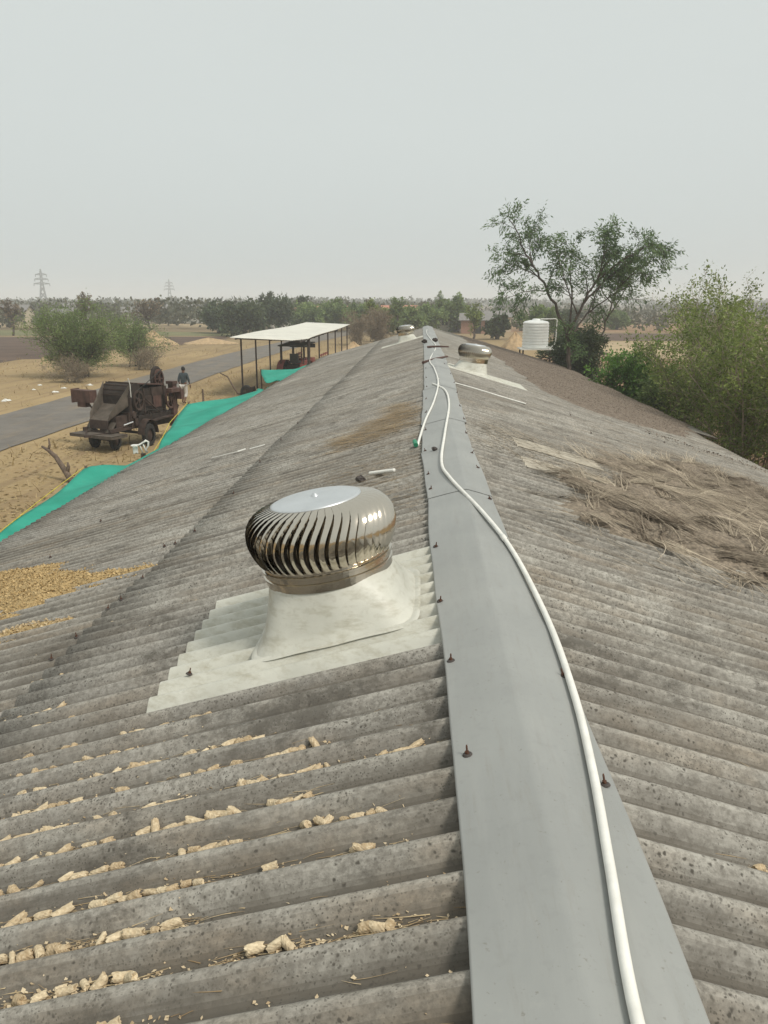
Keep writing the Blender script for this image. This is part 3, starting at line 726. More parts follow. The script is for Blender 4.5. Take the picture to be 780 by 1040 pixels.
LAB = {0: 'pale dry corn cob piece in a trough at the lower left of the roof',
       1: 'pale dry corn cob piece in a trough close to the flashing, lower middle',
       2: 'dry corn cob piece on the left slope level with the nearest ventilator base',
       3: 'dry corn cob piece on the right slope near the edge of the photo'}
r = random.Random(77)
for (x, y) in COBS:
    i = r.choice([0, 0, 1, 1, 2, 3]); z3 = 3 if x > CX else (2 if y > 2.95 else (1 if x > -.62 else 0))
    o = cobs[i] if not used[i] else cobs[i].copy()
    if used[i]: COL.objects.link(o)
    used[i] = True
    yv = valley(y, x) + r.uniform(-.012, .006); s = r.uniform(.78, 1.2)
    o.location = (x, yv, roofz(x, yv) + .0125 * s + .004 + .5 * ((yv - valley(y, x)) ** 2)); o.scale = (s * r.uniform(.9, 1.25), s, s * r.uniform(.75, 1))
    ax = r.gauss(0, .45) if r.random() < .8 else r.uniform(0, 3)
    o.rotation_euler = (r.uniform(0, 6), r.gauss(0, .22) + (-rad(16) if x < CX else rad(16)), ax)
    tag(o, LAB[z3], 'corn cob', 'dry corn cob pieces lying in the roof troughs')

def strands(P, D, Ln, Wd, tint, mat_, name, curl=.25, seg=3, lift=0.0, up=None, seed=1):
    """thin bent blades: P start (n,3), D direction (n,3)"""
    g_ = np.random.default_rng(seed); n = len(P); D = D / np.linalg.norm(D, axis=1, keepdims=True)
    side = np.cross(D, np.array([0, 0, 1.0])) if up is None else np.cross(D, up)
    side /= (np.linalg.norm(side, axis=1, keepdims=True) + 1e-9)
    bend = g_.normal(0, 1, (n, 3)) * curl; bend[:, 2] = np.abs(bend[:, 2]) * .35
    V = np.zeros((n, (seg + 1) * 2, 3))
    for k in range(seg + 1):
        t = k / seg; c = P + D * (Ln * t)[:, None] + bend * (Ln * t * t)[:, None] + np.array([0, 0, 1.0]) * (lift * Ln * math.sin(PI * t))[:, None]
        w = (Wd * (1 - .7 * t))[:, None] * .5
        V[:, 2 * k] = c - side * w; V[:, 2 * k + 1] = c + side * w
    F = []
    base = np.arange(n) * (seg + 1) * 2
    for k in range(seg): F.append(np.stack([base + 2 * k, base + 2 * k + 1, base + 2 * k + 3, base + 2 * k + 2], -1))
    F = np.stack(F, 1).reshape(-1, 4); tt = np.repeat(tint, seg)
    return raw(name, V.reshape(-1, 3), F, mat_, None, tt)
roofv = np.vectorize(lambda x, y: roofz(x, y))
roofs = np.vectorize(lambda x, y: roofz(x, y, False))

# loose husk straws in the near troughs
pts = []; r = random.Random(12)
for (x, y) in COBS:
    for _ in range(r.choice([2, 4, 6, 9])):
        pts.append((x + r.gauss(0, .09), valley(y, x) + r.gauss(0, .012)))
for _ in range(420):
    x = r.uniform(-3.2, .05); y = r.uniform(1.0, 5.2); pts.append((x, valley(y, x) + r.gauss(0, .01)))
for _ in range(130):
    x = r.uniform(.65, 2.4); y = r.uniform(1.2, 4.5); pts.append((x, valley(y, x) + r.gauss(0, .01)))
pts = np.array(pts); n = len(pts); z = roofv(pts[:, 0], pts[:, 1]) + .006
sl = np.where(pts[:, 0] < CX, T, -T)
D = np.stack([np.ones(n), rg.normal(0, .18, n), sl + rg.normal(0, .04, n)], -1) * np.where(rg.random(n) < .5, 1, -1)[:, None]
o = strands(np.column_stack([pts, z]), D, rg.uniform(.02, .12, n) * np.where(rg.random(n) < .06, 2.6, 1), rg.uniform(.0015, .004, n), rg.random(n), M['straw'], 'loose_straw', .10, 3, .02, seed=2)
tag(o, 'thin dry husks and straws scattered along the troughs of the roof', 'straw', kind='stuff')
# small crumbs
def crumbs(name, P, size, mat_, seed, label, cat, flat=.5):
    g_ = np.random.default_rng(seed); n = len(P); A = g_.uniform(0, 2 * PI, n); s = size * g_.uniform(.4, 1.4, n); e = s * g_.uniform(.3, .9, n)
    ux = np.stack([np.cos(A), np.sin(A), g_.normal(0, flat, n)], -1); uy = np.stack([-np.sin(A), np.cos(A), g_.normal(0, flat, n)], -1)
    V = np.stack([P - ux * s[:, None] / 2, P - uy * e[:, None] / 2, P + ux * s[:, None] / 2, P + uy * e[:, None] / 2], 1)
    V[:, 1, 2] += s * .15
    F = np.arange(n * 4).reshape(n, 4)
    o = raw(name, V.reshape(-1, 3), F, mat_, None, g_.random(n)); return tag(o, label, cat, kind='stuff')
pts = []
for (x, y) in COBS:
    for _ in range(r.choice([6, 14, 26])): pts.append((x + r.gauss(0, .07), valley(y, x) + r.gauss(0, .013)))
for _ in range(1300):
    x = r.uniform(-3.4, .08); y = r.uniform(.9, 6.0) ; pts.append((x, valley(y, x) + r.gauss(0, .014)))
pts = np.array(pts); P = np.column_stack([pts, roofv(pts[:, 0], pts[:, 1]) + .005])
crumbs('husk_crumbs', P, .012, M['cob'], 5, 'fine pale husk crumbs gathered in the troughs of the left slope', 'crumbs', .15)

# polygon helpers for heaps
def inpoly_dist(x, y, poly):
    """signed distance, positive inside"""
    n = len(poly); x = np.asarray(x, float); y = np.asarray(y, float)
    ins = np.zeros(x.shape, bool); dm = np.full(x.shape, 1e9)
    for i in range(n):
        x1, y1 = poly[i]; x2, y2 = poly[(i + 1) % n]
        c = ((y1 > y) != (y2 > y)) & (x < (x2 - x1) * (y - y1) / (y2 - y1 + 1e-12) + x1); ins ^= c
        dx, dy = x2 - x1, y2 - y1; t = np.clip(((x - x1) * dx + (y - y1) * dy) / (dx * dx + dy * dy), 0, 1)
        dm = np.minimum(dm, np.hypot(x - x1 - t * dx, y - y1 - t * dy))
    return np.where(ins, dm, -dm)
def vnoise(x, y, s, seed):
    g_ = np.random.default_rng(seed); out = 0
    for k in range(5):
        a, b_, c_ = g_.uniform(0, 2 * PI, 3); f = s * 1.9 ** k
        out = out + (np.sin(f * (x * math.cos(a) + y * math.sin(a)) + b_) * np.sin(f * 1.13 * (-x * math.sin(a) + y * math.cos(a)) + c_)) / 1.6 ** k
    return out / 2.2
def heap(name, poly, h, edge, res, m, seed, label, cat, over=.02, ext=.25, ns=3.0, na=.4):
    xs = [p[0] for p in poly]; ys_ = [p[1] for p in poly]
    nx = int((max(xs) - min(xs) + 2 * ext) / res); ny = int((max(ys_) - min(ys_) + 2 * ext) / res)
    X, Y = np.meshgrid(np.linspace(min(xs) - ext, max(xs) + ext, nx), np.linspace(min(ys_) - ext, max(ys_) + ext, ny), indexing='ij')
    d = inpoly_dist(X, Y, poly) + vnoise(X, Y, ns * 2, seed) * edge * .8
    k = np.clip(d / edge, -1, 1)
    Z = roofs(X, Y) + np.where(k > 0, h * k ** .7, k * (AMP + .03)) - AMP * .2 + over * k + vnoise(X, Y, ns * 3, seed + 1) * na * h * np.clip(k, 0, 1) + np.random.default_rng(seed).normal(0, .0025, X.shape)
    idx = np.arange(nx * ny).reshape(nx, ny)
    keep = (k[:-1, :-1] > -.95)
    F = np.stack([idx[:-1, :-1], idx[1:, :-1], idx[1:, 1:], idx[:-1, 1:]], -1)[keep]
    o = raw(name, np.stack([X, Y, Z], -1).reshape(-1, 3), F, m, None, np.full(len(F), .5), smooth=True)
    tag(o, label, cat, kind='stuff')
    return X, Y, Z, k, o
def cover(X, Y, Z, k, n, seed, kmin=-.3):
    g_ = np.random.default_rng(seed); sel = np.argwhere(k > kmin); i = sel[g_.integers(0, len(sel), n)]
    return np.stack([X[i[:, 0], i[:, 1]], Y[i[:, 0], i[:, 1]], Z[i[:, 0], i[:, 1]]], -1) + np.column_stack([g_.normal(0, .012, (n, 2)), np.zeros(n)])
# golden chaff on the left slope
CP = [(-5.0, 6.9), (-4.04, 7.05), (-3.6, 6.85), (-3.13, 6.55), (-2.75, 6.15), (-2.25, 5.7), (-2.05, 5.58), (-2.35, 5.5), (-2.6, 5.35), (-2.75, 5.2), (-3.05, 5.25), (-3.6, 5.4), (-5.0, 5.7)]
X, Y, Z, k, ho = heap('chaff_heap', CP, .05, .28, .022, M['chaffbed'], 3, 'golden chaff heaped on the left slope at the photo edge', 'chaff', .02)
P = cover(X, Y, Z, k, 26000, 3, -.5); P[:, 2] += .004
crumbs('chaff_flakes', P, .017, M['chaff'], 8, 'loose golden flakes covering the chaff heap at the left photo edge', 'chaff')
CP2 = [(-4.0, 5.1), (-2.9, 4.95), (-2.55, 4.85), (-2.3, 4.78), (-2.7, 4.65), (-3.2, 4.6), (-4.2, 4.7)]
X, Y, Z, k, ho = heap('chaff_heap', CP2, .03, .18, .022, M['chaffbed'], 4, 'smaller brown chaff patch just below the golden heap on the left slope', 'chaff', .02)
P = cover(X, Y, Z, k, 6000, 4, -.5); P[:, 2] += .004
crumbs('chaff_flakes', P, .017, M['straw'], 9, 'loose flakes on the smaller brown chaff patch', 'chaff')
# grey brown thatch on the right slope
TP = [(.95, 5.75), (1.3, 5.35), (1.7, 5.2), (2.4, 5.15), (3.5, 5.1), (5.2, 6.5), (6.0, 8.6), (5.6, 10.4), (4.7, 11.3), (4.0, 11.7), (3.0, 10.6), (2.5, 9.6), (1.9, 8.9), (2.0, 8.0), (1.7, 7.6), (1.1, 7.0), (1.25, 6.4)]
X, Y, Z, k, ho = heap('thatch_heap', TP, .055, .35, .035, M['thatchbed'], 6, 'heap of grey brown thatch straw spread over the right slope', 'thatch', .02, ns=1.9, na=1.3)
g_ = np.random.default_rng(21)
nb = 480; C0 = cover(X, Y, Z, k, nb, 22, -.05); PP = []; DD = []; LL = []; TT = []
for i in range(nb):
    base_a = g_.choice([PI + .3, .2, PI - .8, -.9, 1.3]) + g_.normal(0, .55)
    m_ = int(g_.integers(12, 34)); a = base_a + g_.normal(0, .13, m_)
    dx, dy = np.cos(a), np.sin(a)
    wid = .045; bt = g_.uniform(-.05, .95)
    st = C0[i] + np.column_stack([-np.sin(base_a) * g_.normal(0, wid, m_), np.cos(base_a) * g_.normal(0, wid, m_), g_.uniform(.0, .02, m_)])
    PP.append(st); DD.append(np.column_stack([dx, dy, -T * dx + g_.normal(.01, .045, m_)])); LL.append(g_.uniform(.25, .75, m_)); TT.append(np.clip(bt + g_.normal(0, .16, m_), 0, 1))
PP = np.concatenate(PP); DD = np.concatenate(DD); LL = np.concatenate(LL); TT = np.concatenate(TT)
o = strands(PP, DD, LL, g_.uniform(.0035, .009, len(PP)), TT, M['thatch'], 'thatch_straws', .15, 4, .035, seed=23)
tag(o, 'tangled grey brown thatch straws matted over the heap on the right slope', 'thatch', kind='stuff')
# thin thatch trail towards the ridge and lower patches
def thin(poly, n, m, name, label, seed, ln=(.08, .35), wd=(.003, .006), ang=(PI, .5), dz=.012, side=1, tint=(0, 1)):
    g_ = np.random.default_rng(seed); xs = [p[0] for p in poly]; ys_ = [p[1] for p in poly]
    x = g_.uniform(min(xs), max(xs), n * 4); y = g_.uniform(min(ys_), max(ys_), n * 4)
    d = inpoly_dist(x, y, poly) + vnoise(x, y, 3.5, seed) * .25 - .03; s = d > g_.exponential(.04, n * 4) - .05
    x = x[s][:n]; y = y[s][:n]; n = len(x)
    a = g_.normal(ang[0], ang[1], n); dx, dy = np.cos(a), np.sin(a)
    z = np.maximum(roofv(x, y), roofs(x, y) - AMP * .3) + g_.uniform(.003, dz + .01, n)
    slope_ = T if side < 0 else -T
    o = strands(np.stack([x, y, z], -1), np.stack([dx, dy, slope_ * dx + g_.normal(.02, .04, n)], -1), g_.uniform(*ln, n), g_.uniform(*wd, n), g_.uniform(*tint, n), m, name, .2, 3, .03, seed=seed + 1)
    return tag(o, label, 'straw', kind='stuff')
thin([(.62, 8.6), (.6, 7.6), (1.2, 6.7), (2.1, 7.2), (2.6, 9.3), (1.6, 9.2), (1.0, 9.6)], 2600, M['thatch'], 'straw_trail', 'thin straw trail leading from the thatch towards the flashing', 31)
thin([(.7, 4.6), (3.5, 4.6), (4, 5.4), (1, 5.7)], 500, M['thatch'], 'stray_straws', 'stray straws on bare sheets below the thatch', 33)
thin([(2.4, 12.0), (4.7, 11.2), (6.1, 9.8), (6.3, 14), (5, 15), (3.4, 14.5)], 900, M['thatch'], 'scattered_straws', 'scattered dark straws on the sheets above the thatch', 35, dz=.01)
thin([(-1.0, 8.5), (-.3, 8.6), (.06, 8.9), (.05, 11.2), (-.25, 11.4), (-.55, 10.0), (-.95, 9.2)], 2600, M['straw'], 'brown_straws', 'brown straw patch on the left slope against the flashing', 37, dz=.04, side=-1, ang=(PI - .1, .35), tint=(0, .55))
thin([(-.9, 5.4), (.06, 4.9), (.06, 8.4), (-.4, 8.3), (-1.2, 7)], 1800, M['straw'], 'fine_straws', 'fine brown litter in the troughs behind the nearest ventilator', 39, ln=(.03, .12), wd=(.002, .005), dz=.0, side=-1, ang=(PI, .25), tint=(0, .45))
# leaf litter covering the far lower part of the right slope
LP = [(2.5, 18.2), (2.55, 27), (1.9, 31), (1.7, 42), (7.38, 42), (7.38, 22), (6.6, 19.5), (5.6, 16.6), (4.2, 15.9), (3.3, 16.4)]
X, Y, Z, k, ho = heap('leaf_litter', LP, .02, .30, .08, M['litterbed'], 9, 'brown leaf litter blanketing the far lower right slope', 'leaf litter', .03, ext=.05, ns=.8)
P = cover(X, Y, Z, k, 42000, 12, -.3); P[:, 2] += .004; P = P[P[:, 0] < 7.38]
crumbs('fallen_leaves', P, .032, M['litter'], 13, 'small fallen brown leaves over the litter on the right slope', 'leaves', .12)
n = 5200; x = rg.uniform(4.2, 6.2, n); y = rg.uniform(13.6, 16.4, n); dd = (y - 14.9 + (x - 5) * .55); s = np.abs(dd) < rg.exponential(.28, n)
crumbs('edge_litter', np.stack([x[s], y[s], roofv(x[s], y[s]) + .006], -1), .035, M['litter'], 14, 'dark strip of litter along the boundary of the clean grey sheets', 'leaves')

# ------------------------------------------------------------------ green shade net and posts
def cloth(name, quad, label, sag=.12, nu=30, nv=14, seed=1, hem=None):
    """quad: inner edge polyline (eave) and outer edge polyline, same count"""
    inner, outer = quad; b = MB(); r = random.Random(seed); ph = [r.uniform(0, 6) for _ in range(4)]
    def pl(P, u):
        f = u * (len(P) - 1); i = min(int(f), len(P) - 2); t = f - i; return Vector(P[i]).lerp(Vector(P[i + 1]), t)
    o0 = Vector(inner[0])
    def fn(u, v):
        a = pl(inner, u); c = pl(outer, u); p = a.lerp(c, v)
        p.z -= sag * math.sin(PI * v) * (.6 + .4 * math.sin(PI * u)) + .045 * math.sin(u * 23 + ph[0] + v * 4) * math.sin(PI * v) + .03 * math.sin(v * 9 + u * 11 + ph[1])
        p.x += .02 * math.sin(u * 17 + ph[2])
        return p - o0
    b.grid(fn, nu, nv); o = b.build(name, M['net'], None, smooth=True); o.location = o0
    md = o.modifiers.new('thickness', 'SOLIDIFY'); md.thickness = .006
    tag(o, label, 'shade net', 'green shade net sheets along the eave'); return o
ez = CZ - T * 5.35 + .02
cloth('shade_net', ([(-5.0, 6.5, ez), (-5.0, 9, ez), (-5.0, 12, ez), (-5.0, 14, ez), (-5.02, 15.8, ez)], [(-5.75, 8.4, 1.55), (-5.86, 10.3, 1.6), (-6.2, 12.5, 1.6), (-6.5, 14.9, 1.62), (-6.45, 15.3, 1.62)]), 'nearest green shade net sheet hanging off the roof edge, lower left', .22, 60, 16, 1)
cloth('shade_net', ([(-5.0, 16.0, ez), (-5.0, 18, ez), (-5.0, 20.5, ez), (-5.0, 23, ez), (-5.0, 25.6, ez)], [(-5.6, 16.2, 1.6), (-6.1, 18.6, 1.62), (-6.65, 21, 1.6), (-7.15, 24, 1.65), (-7.25, 24.7, 1.68)]), 'middle green shade net sheet, right of the rusty machine', .10, 50, 14, 2)
cloth('shade_net', ([(-5.0, 25.7, ez), (-5.0, 27, ez), (-5.0, 28.3, ez), (-5.0, 29.6, ez)], [(-5.7, 25.5, 1.6), (-5.95, 27.3, 1.45), (-6.1, 29, 1.4), (-6.15, 30.2, 1.55)]), 'narrow folded green net sheet below the first shelter posts', .20, 30, 10, 3)
cloth('shade_net', ([(-5.0, 30.0, ez), (-5.0, 32, ez), (-5.0, 34, ez), (-5.0, 36, ez)], [(-5.9, 30.5, 1.75), (-6.5, 33, 1.72), (-7.2, 36.2, 1.75), (-6.2, 36.4, 1.7)]), 'farthest pointed green net sheet, beside the shelter posts', .08, 24, 10, 4)
rb = MB(); rb.tube([Vector((-5.75, 8.4, 1.6)), Vector((-5.88, 10.3, 1.63)), Vector((-6.22, 12.5, 1.63)), Vector((-6.54, 14.95, 1.65))], .008, 6)
tag(rb.build('yellow_rope', M['rope']), 'yellow rope along the outer hem of the nearest net sheet', 'rope')
rb = MB(); rb.tube([Vector((-5.62, 16.2, 1.64)), Vector((-6.12, 18.6, 1.66)), Vector((-6.68, 21, 1.65)), Vector((-7.27, 24.7, 1.7))], .010, 6)
tag(rb.build('yellow_rope', M['rope']), 'yellow rope along the outer hem of the middle net sheet', 'rope')
def post(x, y, h, r0, label, lean=(0, 0), name='wooden_post'):
    b = MB(); b.tube([(0, 0, -.1), (lean[0] * .4, lean[1] * .4 + .01, h * .5), (lean[0], lean[1], h)], [r0, r0 * .95, r0 * .8], 8)
    o = b.build(name, M['deadwood']); o.location = (x, y, 0); return tag(o, label, 'post')
post(-6.5, 15.0, 1.68, .035, 'thin post under the corner of the nearest net sheet')
post(-7.24, 24.7, 1.72, .035, 'thin post under the far corner of the middle net sheet')
post(-7.2, 36.2, 1.8, .035, 'thin post under the pointed farthest net sheet')
post(-10.19, 37.2, .78, .05, 'short dark stake standing alone on the bare ground right of the walking person')
# dead forked branch
b = MB()
b.tube([(0, 0, -.05), (-.25, .2, .22), (-.45, .35, .42), (-.62, .45, .62), (-.9, .62, .78), (-1.12, .74, .86)], [.10, .085, .075, .065, .05, .03], 8)
b.tube([(-.9, .62, .76), (-.86, .66, .92), (-.88, .68, 1.1)], [.045, .03, .018], 7)
b.tube([(-.25, .2, .22), (-.2, .24, .4), (-.22, .26, .52)], [.07, .05, .02], 7)
o = b.build('dead_branch', M['deadwood'], None, smooth=True); o.location = (-9.4, 20.8, 0)
tag(o, 'crooked dead forked branch sticking out of the ground beside the nearest net', 'branch')

# white plastic thing on a dark stump: broken moulded chair
root = empty('plastic_chair', (-5.72, 15.9, .78), rad(20), 'broken white plastic chair hung upside down on a dark post beside the net', 'chair')
root.scale = (.6, .6, .6)
b = MB()
def ch(u, v):
    x = -.30 + u * .62; y = -.14 + v * .28
    z = 2.02 + .10 * math.sin(u * PI * .9) + .07 * u - .02 * math.cos(v * 6)
    return (x, y, z)
b.grid(lambda u, v: (-.30 + u * .5, -.12 + v * .24, 1.93 + .13 * u ** 2 + .015 * math.sin(u * 9)), 12, 4)
o = b.build('seat', M['white'], root, smooth=True); o.modifiers.new('t', 'SOLIDIFY').thickness = .02
b = MB(); b.grid(lambda u, v: (-.24 + u * .17, -.13 + v * .05 + .03 * math.sin(v * 3), 1.93 - .27 * v - .02 * math.sin(u * 8)), 6, 8)
o = b.build('backrest', M['white'], root, smooth=True); o.modifiers.new('t', 'SOLIDIFY').thickness = .015
b = MB(); b.tube([(.12, -.06, 2.02), (.2, -.06, 2.08), (.28, -.05, 2.03), (.27, -.05, 1.9), (.19, -.04, 1.78), (.24, -.04, 1.66)], [.035, .04, .04, .035, .03, .022], 8)
b.build('armrest', M['white'], root, smooth=True)
for sx in (-.02, .1):
    b = MB(); b.tube([(sx, -.05, 1.98), (sx + .05, -.06, 1.82), (sx + .09, -.05, 1.66)], [.03, .026, .02], 7); b.build('leg', M['white'], root, smooth=True)
post(-5.70, 16.0, 1.75, .07, 'dark post carrying the broken white plastic chair')

# ------------------------------------------------------------------ rusty threshing machine
A_ = math.atan2(5, 2.4)
th = empty('threshing_machine', (-10.62, 25.7, 0), A_ , 'large rusty brown threshing machine on wheels parked between road and net', 'farm machine')
# local: +x along the length (away), -y to the right side seen
th.scale = (.55, .76, .84)
b = MB()
for w in (-.78, .78): b.beam((-.1, w, .78), (5.3, w, .86), .10, .14)
for x in (.2, 1.6, 3.2, 5.1): b.beam((x, -.8, .72), (x, .8, .72), .09)
b.beam((.2, -.78, .7), (-1.0, 0, .62), .09); b.beam((.2, .78, .7), (-1.0, 0, .62), .09)
b.build('chassis', M['rust'], th)
b = MB(); b.box((-.15, -.15, .66), (1.25, 2.5, .035)); b.box((-.77, -.15, .62), (.04, 2.5, .12)); b.box((-.15, -1.38, .62), (1.25, .04, .12)); b.build('platform', M['dustsheet'], th)
# side braces of the platform
b = MB(); b.beam((.1, .7, .7), (.75, .7, 1.25), .32, .03); b.build('side_guard', M['dustsheet'], th)
b = MB(); b.beam((.1, -.55, .7), (.85, -.55, 1.3), .34, .03); b.build('side_guard', M['dustsheet'], th)
# feeding hopper
hb = MB()
def hop(w0, w1, t=.04):
    P = [(.35, 1.25), (1.75, 2.05)]
    return P
hb.add([(.15, -.55, 1.18), (.15, .5, 1.18), (1.6, .72, 1.72), (1.6, -.78, 1.72), (.13, -.55, 1.14), (.13, .5, 1.14), (1.6, .72, 1.66), (1.6, -.78, 1.66)], [(0, 1, 2, 3), (7, 6, 5, 4), (0, 3, 7, 4), (1, 5, 6, 2), (0, 4, 5, 1), (3, 2, 6, 7)])
for s, (wa, wb) in ((1, (.5, .72)), (-1, (-.55, -.78))):
    hb.add([(.15, wa, 1.18), (1.6, wb, 1.72), (1.75, wb * 1.05, 2.55), (.25, wa * 1.1, 1.42),
            (.15, wa + s * .03, 1.16), (1.6, wb + s * .03, 1.7), (1.75, wb * 1.05 + s * .03, 2.57), (.25, wa * 1.1 + s * .03, 1.44)],
           [(0, 1, 2, 3), (7, 6, 5, 4), (0, 3, 7, 4), (1, 5, 6, 2), (3, 2, 6, 7), (0, 4, 5, 1)])
hb.build('feed_hopper', M['dustsheet'], th)
b = MB(); b.box((.12, -.02, 1.0), (.05, 1.1, .34)); b.build('hopper_apron', M['rust'], th)
# drum housing (half round)
b = MB(); n = 16; prof = [(1.55, 1.1)] + [(2.15 - .62 * math.cos(PI * k / n), 1.95 + .56 * math.sin(PI * k / n)) for k in range(n + 1)] + [(2.77, 1.1)]
m_ = len(prof); vs = [(x, -.84, z) for x, z in prof] + [(x, .84, z) for x, z in prof]
b.add(vs, [tuple(range(m_)), tuple(range(2 * m_ - 1, m_ - 1, -1))] + [(i, i + m_, (i + 1) % m_ + m_, (i + 1) % m_) for i in range(m_)])
b.build('drum_housing', M['rust2'], th)
b = MB()
for k in range(1, n, 2):
    x, z = 2.15 - .64 * math.cos(PI * k / n), 1.95 + .58 * math.sin(PI * k / n); b.beam((x, -.86, z), (x, .86, z), .035)
b.box((2.2, 0, 1.12), (1.5, 1.66, .55)); b.box((1.2, -.1, 1.05), (1.3, 1.25, .5)); b.box((4.2, -.1, 2.1), (1.3, 1.4, .35)); b.build('drum_ribs', M['rust'], th)
# main body casing with panels
b = MB(); b.box((3.75, 0, 1.5), (2.1, 1.5, 1.5)); b.box((3.5, -.2, .98), (2.8, 1.5, .5)); b.build('body_casing', M['rust2'], th)
for x, z, d, mm in ((3.2, 1.75, (.62, .03, .42), 'rust'), (4.0, 1.7, (.7, .03, .5), 'rust3'), (3.5, 1.15, (1.2, .03, .28), 'rust'), (3.05, 1.35, (.3, .05, .22), 'rust2')):
    b = MB(); b.box((x, -.775, z), d); b.beam((x - d[0] / 2, -.80, z - d[2] / 2), (x - d[0] / 2, -.80, z + d[2] / 2), .03); b.build('side_panel', M[mm], th)
# sloping roof deck
b = MB(); b.box((3.5, 0, 2.32), (2.3, 1.7, .05), Matrix.Rotation(rad(4), 3, 'Y') @ Matrix.Rotation(rad(-7), 3, 'X')); b.build('top_deck', M['rust3'], th)
b = MB()
for x in (2.6, 3.5, 4.5):
    for w in (-.72, .72): b.beam((x, w, 2.0), (x, w, 2.3), .06)
b.build('deck_post', M['rust'], th)
# outlet duct sticking to the left
b = MB(); b.box((.9, 1.35, 2.0), (.55, 1.1, .48)); b.box((.9, 1.92, 2.0), (.62, .05, .55)); b.box((.9, 1.45, 1.66), (.35, .5, .2)); b.build('outlet_duct', M['rust3'], th)
b = MB(); b.beam((.9, 1.2, 1.8), (1.2, .75, 1.0), .07); b.beam((1.1, 1.2, 1.8), (1.9, .8, 1.5), .06); b.build('duct_brace', M['rust'], th)
RX = Matrix.Rotation(rad(90), 3, 'X')
def disc(x, w, z, R_, th_, mm, name, spokes=0, hubr=.09, rim=.08):
    b = MB()
    if spokes:
        b.lathe([(R_ - rim, -th_ / 2), (R_, -th_ / 2), (R_, th_ / 2), (R_ - rim, th_ / 2), (R_ - rim, -th_ / 2)], 32, (x, w, z), RX)
        for k in range(spokes):
            a = 2 * PI * k / spokes; b.beam((x, w, z), (x + (R_ - rim * .6) * math.cos(a), w, z + (R_ - rim * .6) * math.sin(a)), .05, th_ * .5)
        b.lathe([(0, -th_ * .7), (hubr, -th_ * .7), (hubr, th_ * .7), (0, th_ * .7)], 16, (x, w, z), RX)
    else:
        b.lathe([(0, -th_ / 2), (R_ * .9, -th_ / 2), (R_, -th_ / 3), (R_, th_ / 3), (R_ * .9, th_ / 2), (0, th_ / 2)], 28, (x, w, z), RX)
    return b.build(name, M[mm], th)
disc(4.7, -.35, 2.55, .52, .14, 'rust2', 'blower_housing')
disc(4.7, -.50, 2.55, .40, .08, 'rust3', 'flywheel', 6)
disc(4.9, -.98, 1.75, .42, .10, 'rust3', 'flywheel', 5)
disc(2.15, -.97, 1.85, .40, .10, 'rust', 'pulley', 5)
disc(3.1, -.92, 1.2, .24, .08, 'rust2', 'pulley', 4)
disc(1.75, -.93, 1.3, .15, .08, 'rust', 'pulley')
b = MB(); b.beam((2.15, -.99, 2.25), (4.7, -.72, 2.95), .05, .012); b.beam((2.15, -.99, 1.45), (4.9, -.99, 1.33), .05, .012); b.build('drive_belt', M['tyre'], th)
# rear elevator column
b = MB(); b.beam((5.25, -.85, .55), (5.35, -.85, 2.35), .30, .36); b.box((5.3, -.85, 2.38), (.45, .42, .12)); b.build('elevator', M['rust3'], th)
b = MB(); b.box((5.0, -1.15, 2.1), (.9, .34, .16)); b.box((5.5, -1.2, 1.9), (.28, .28, .4)); b.build('elevator_spout', M['rust3'], th)
b = MB(); b.box((4.9, .1, .95), (1.2, 1.3, .5)); b.beam((5.4, -.5, .7), (5.9, -.6, 1.5), .1, .5); b.build('sieve_box', M['rust'], th)
for x, w, z0, z1 in ((1.6, -.86, .8, 2.0), (2.8, -.84, .8, 2.3), (4.55, -.84, .8, 2.4), (1.6, .86, .8, 2.0)): 
    b = MB(); b.beam((x, w, z0), (x, w, z1), .07); b.build('upright', M['rust'], th)
b = MB(); b.beam((1.6, -.90, 1.1), (2.8, -.90, 1.9), .05); b.beam((2.8, -.90, 1.9), (4.5, -.90, 1.0), .05); b.build('side_brace', M['rust'], th)
b = MB(); b.tube([(1.72, -.86, 2.0), (1.70, -.87, 2.5), (1.6, -.86, 2.75)], .025, 6); b.build('lever', M['white'], th)
b = MB(); b.tube([(.9, -.9, .95), (1.6, -.95, 1.03)], .03, 6); b.build('shaft', M['plate'], th)
b = MB(); b.beam((2.5, -1.2, .5), (2.5, 1.2, .5), .1); b.beam((.5, -.6, .38), (.5, .6, .38), .1); b.build('axle', M['rust2'], th)
def wheel(x, w, R_, wd):
    b = MB(); b.lathe([(R_ * .58, -wd / 2), (R_ * .9, -wd / 2), (R_ * .98, -wd * .38), (R_, -wd * .2), (R_, wd * .2), (R_ * .98, wd * .38), (R_ * .9, wd / 2), (R_ * .58, wd / 2)], 28, (x, w, R_), RX)
    for k in range(22):
        a = 2 * PI * k / 22; b.box((x + R_ * math.cos(a), w, R_ + R_ * math.sin(a)), (.03, wd * .8, .03), Matrix.Rotation(-a, 3, 'Y'))
    o = b.build('wheel', M['tyre'], th)
    b = MB(); b.lathe([(0, -wd * .3), (R_ * .2, -wd * .3), (R_ * .25, -wd * .1), (R_ * .6, -wd * .12), (R_ * .6, wd * .12), (0, wd * .2)], 20, (x, w, R_), RX); b.build('rim', M['rust'], o)
for a in ((2.5, -1.18, .46, .26), (2.5, 1.18, .46, .26), (.5, -.62, .38, .24), (.5, .62, .38, .24)): wheel(*a)
n = 12
for s in (-1, 1):
    b = MB(); b.grid(lambda u, v: (2.5 - .62 * math.cos(PI * u), s * 1.18 - .2 + v * .4, .5 + .60 * math.sin(PI * u)), n, 1)
    b.box((2.5, s * .9, 1.0), (1.3, .04, .3))
    o = b.build('mudguard', M['rust'], th); o.modifiers.new('t', 'SOLIDIFY').thickness = .015
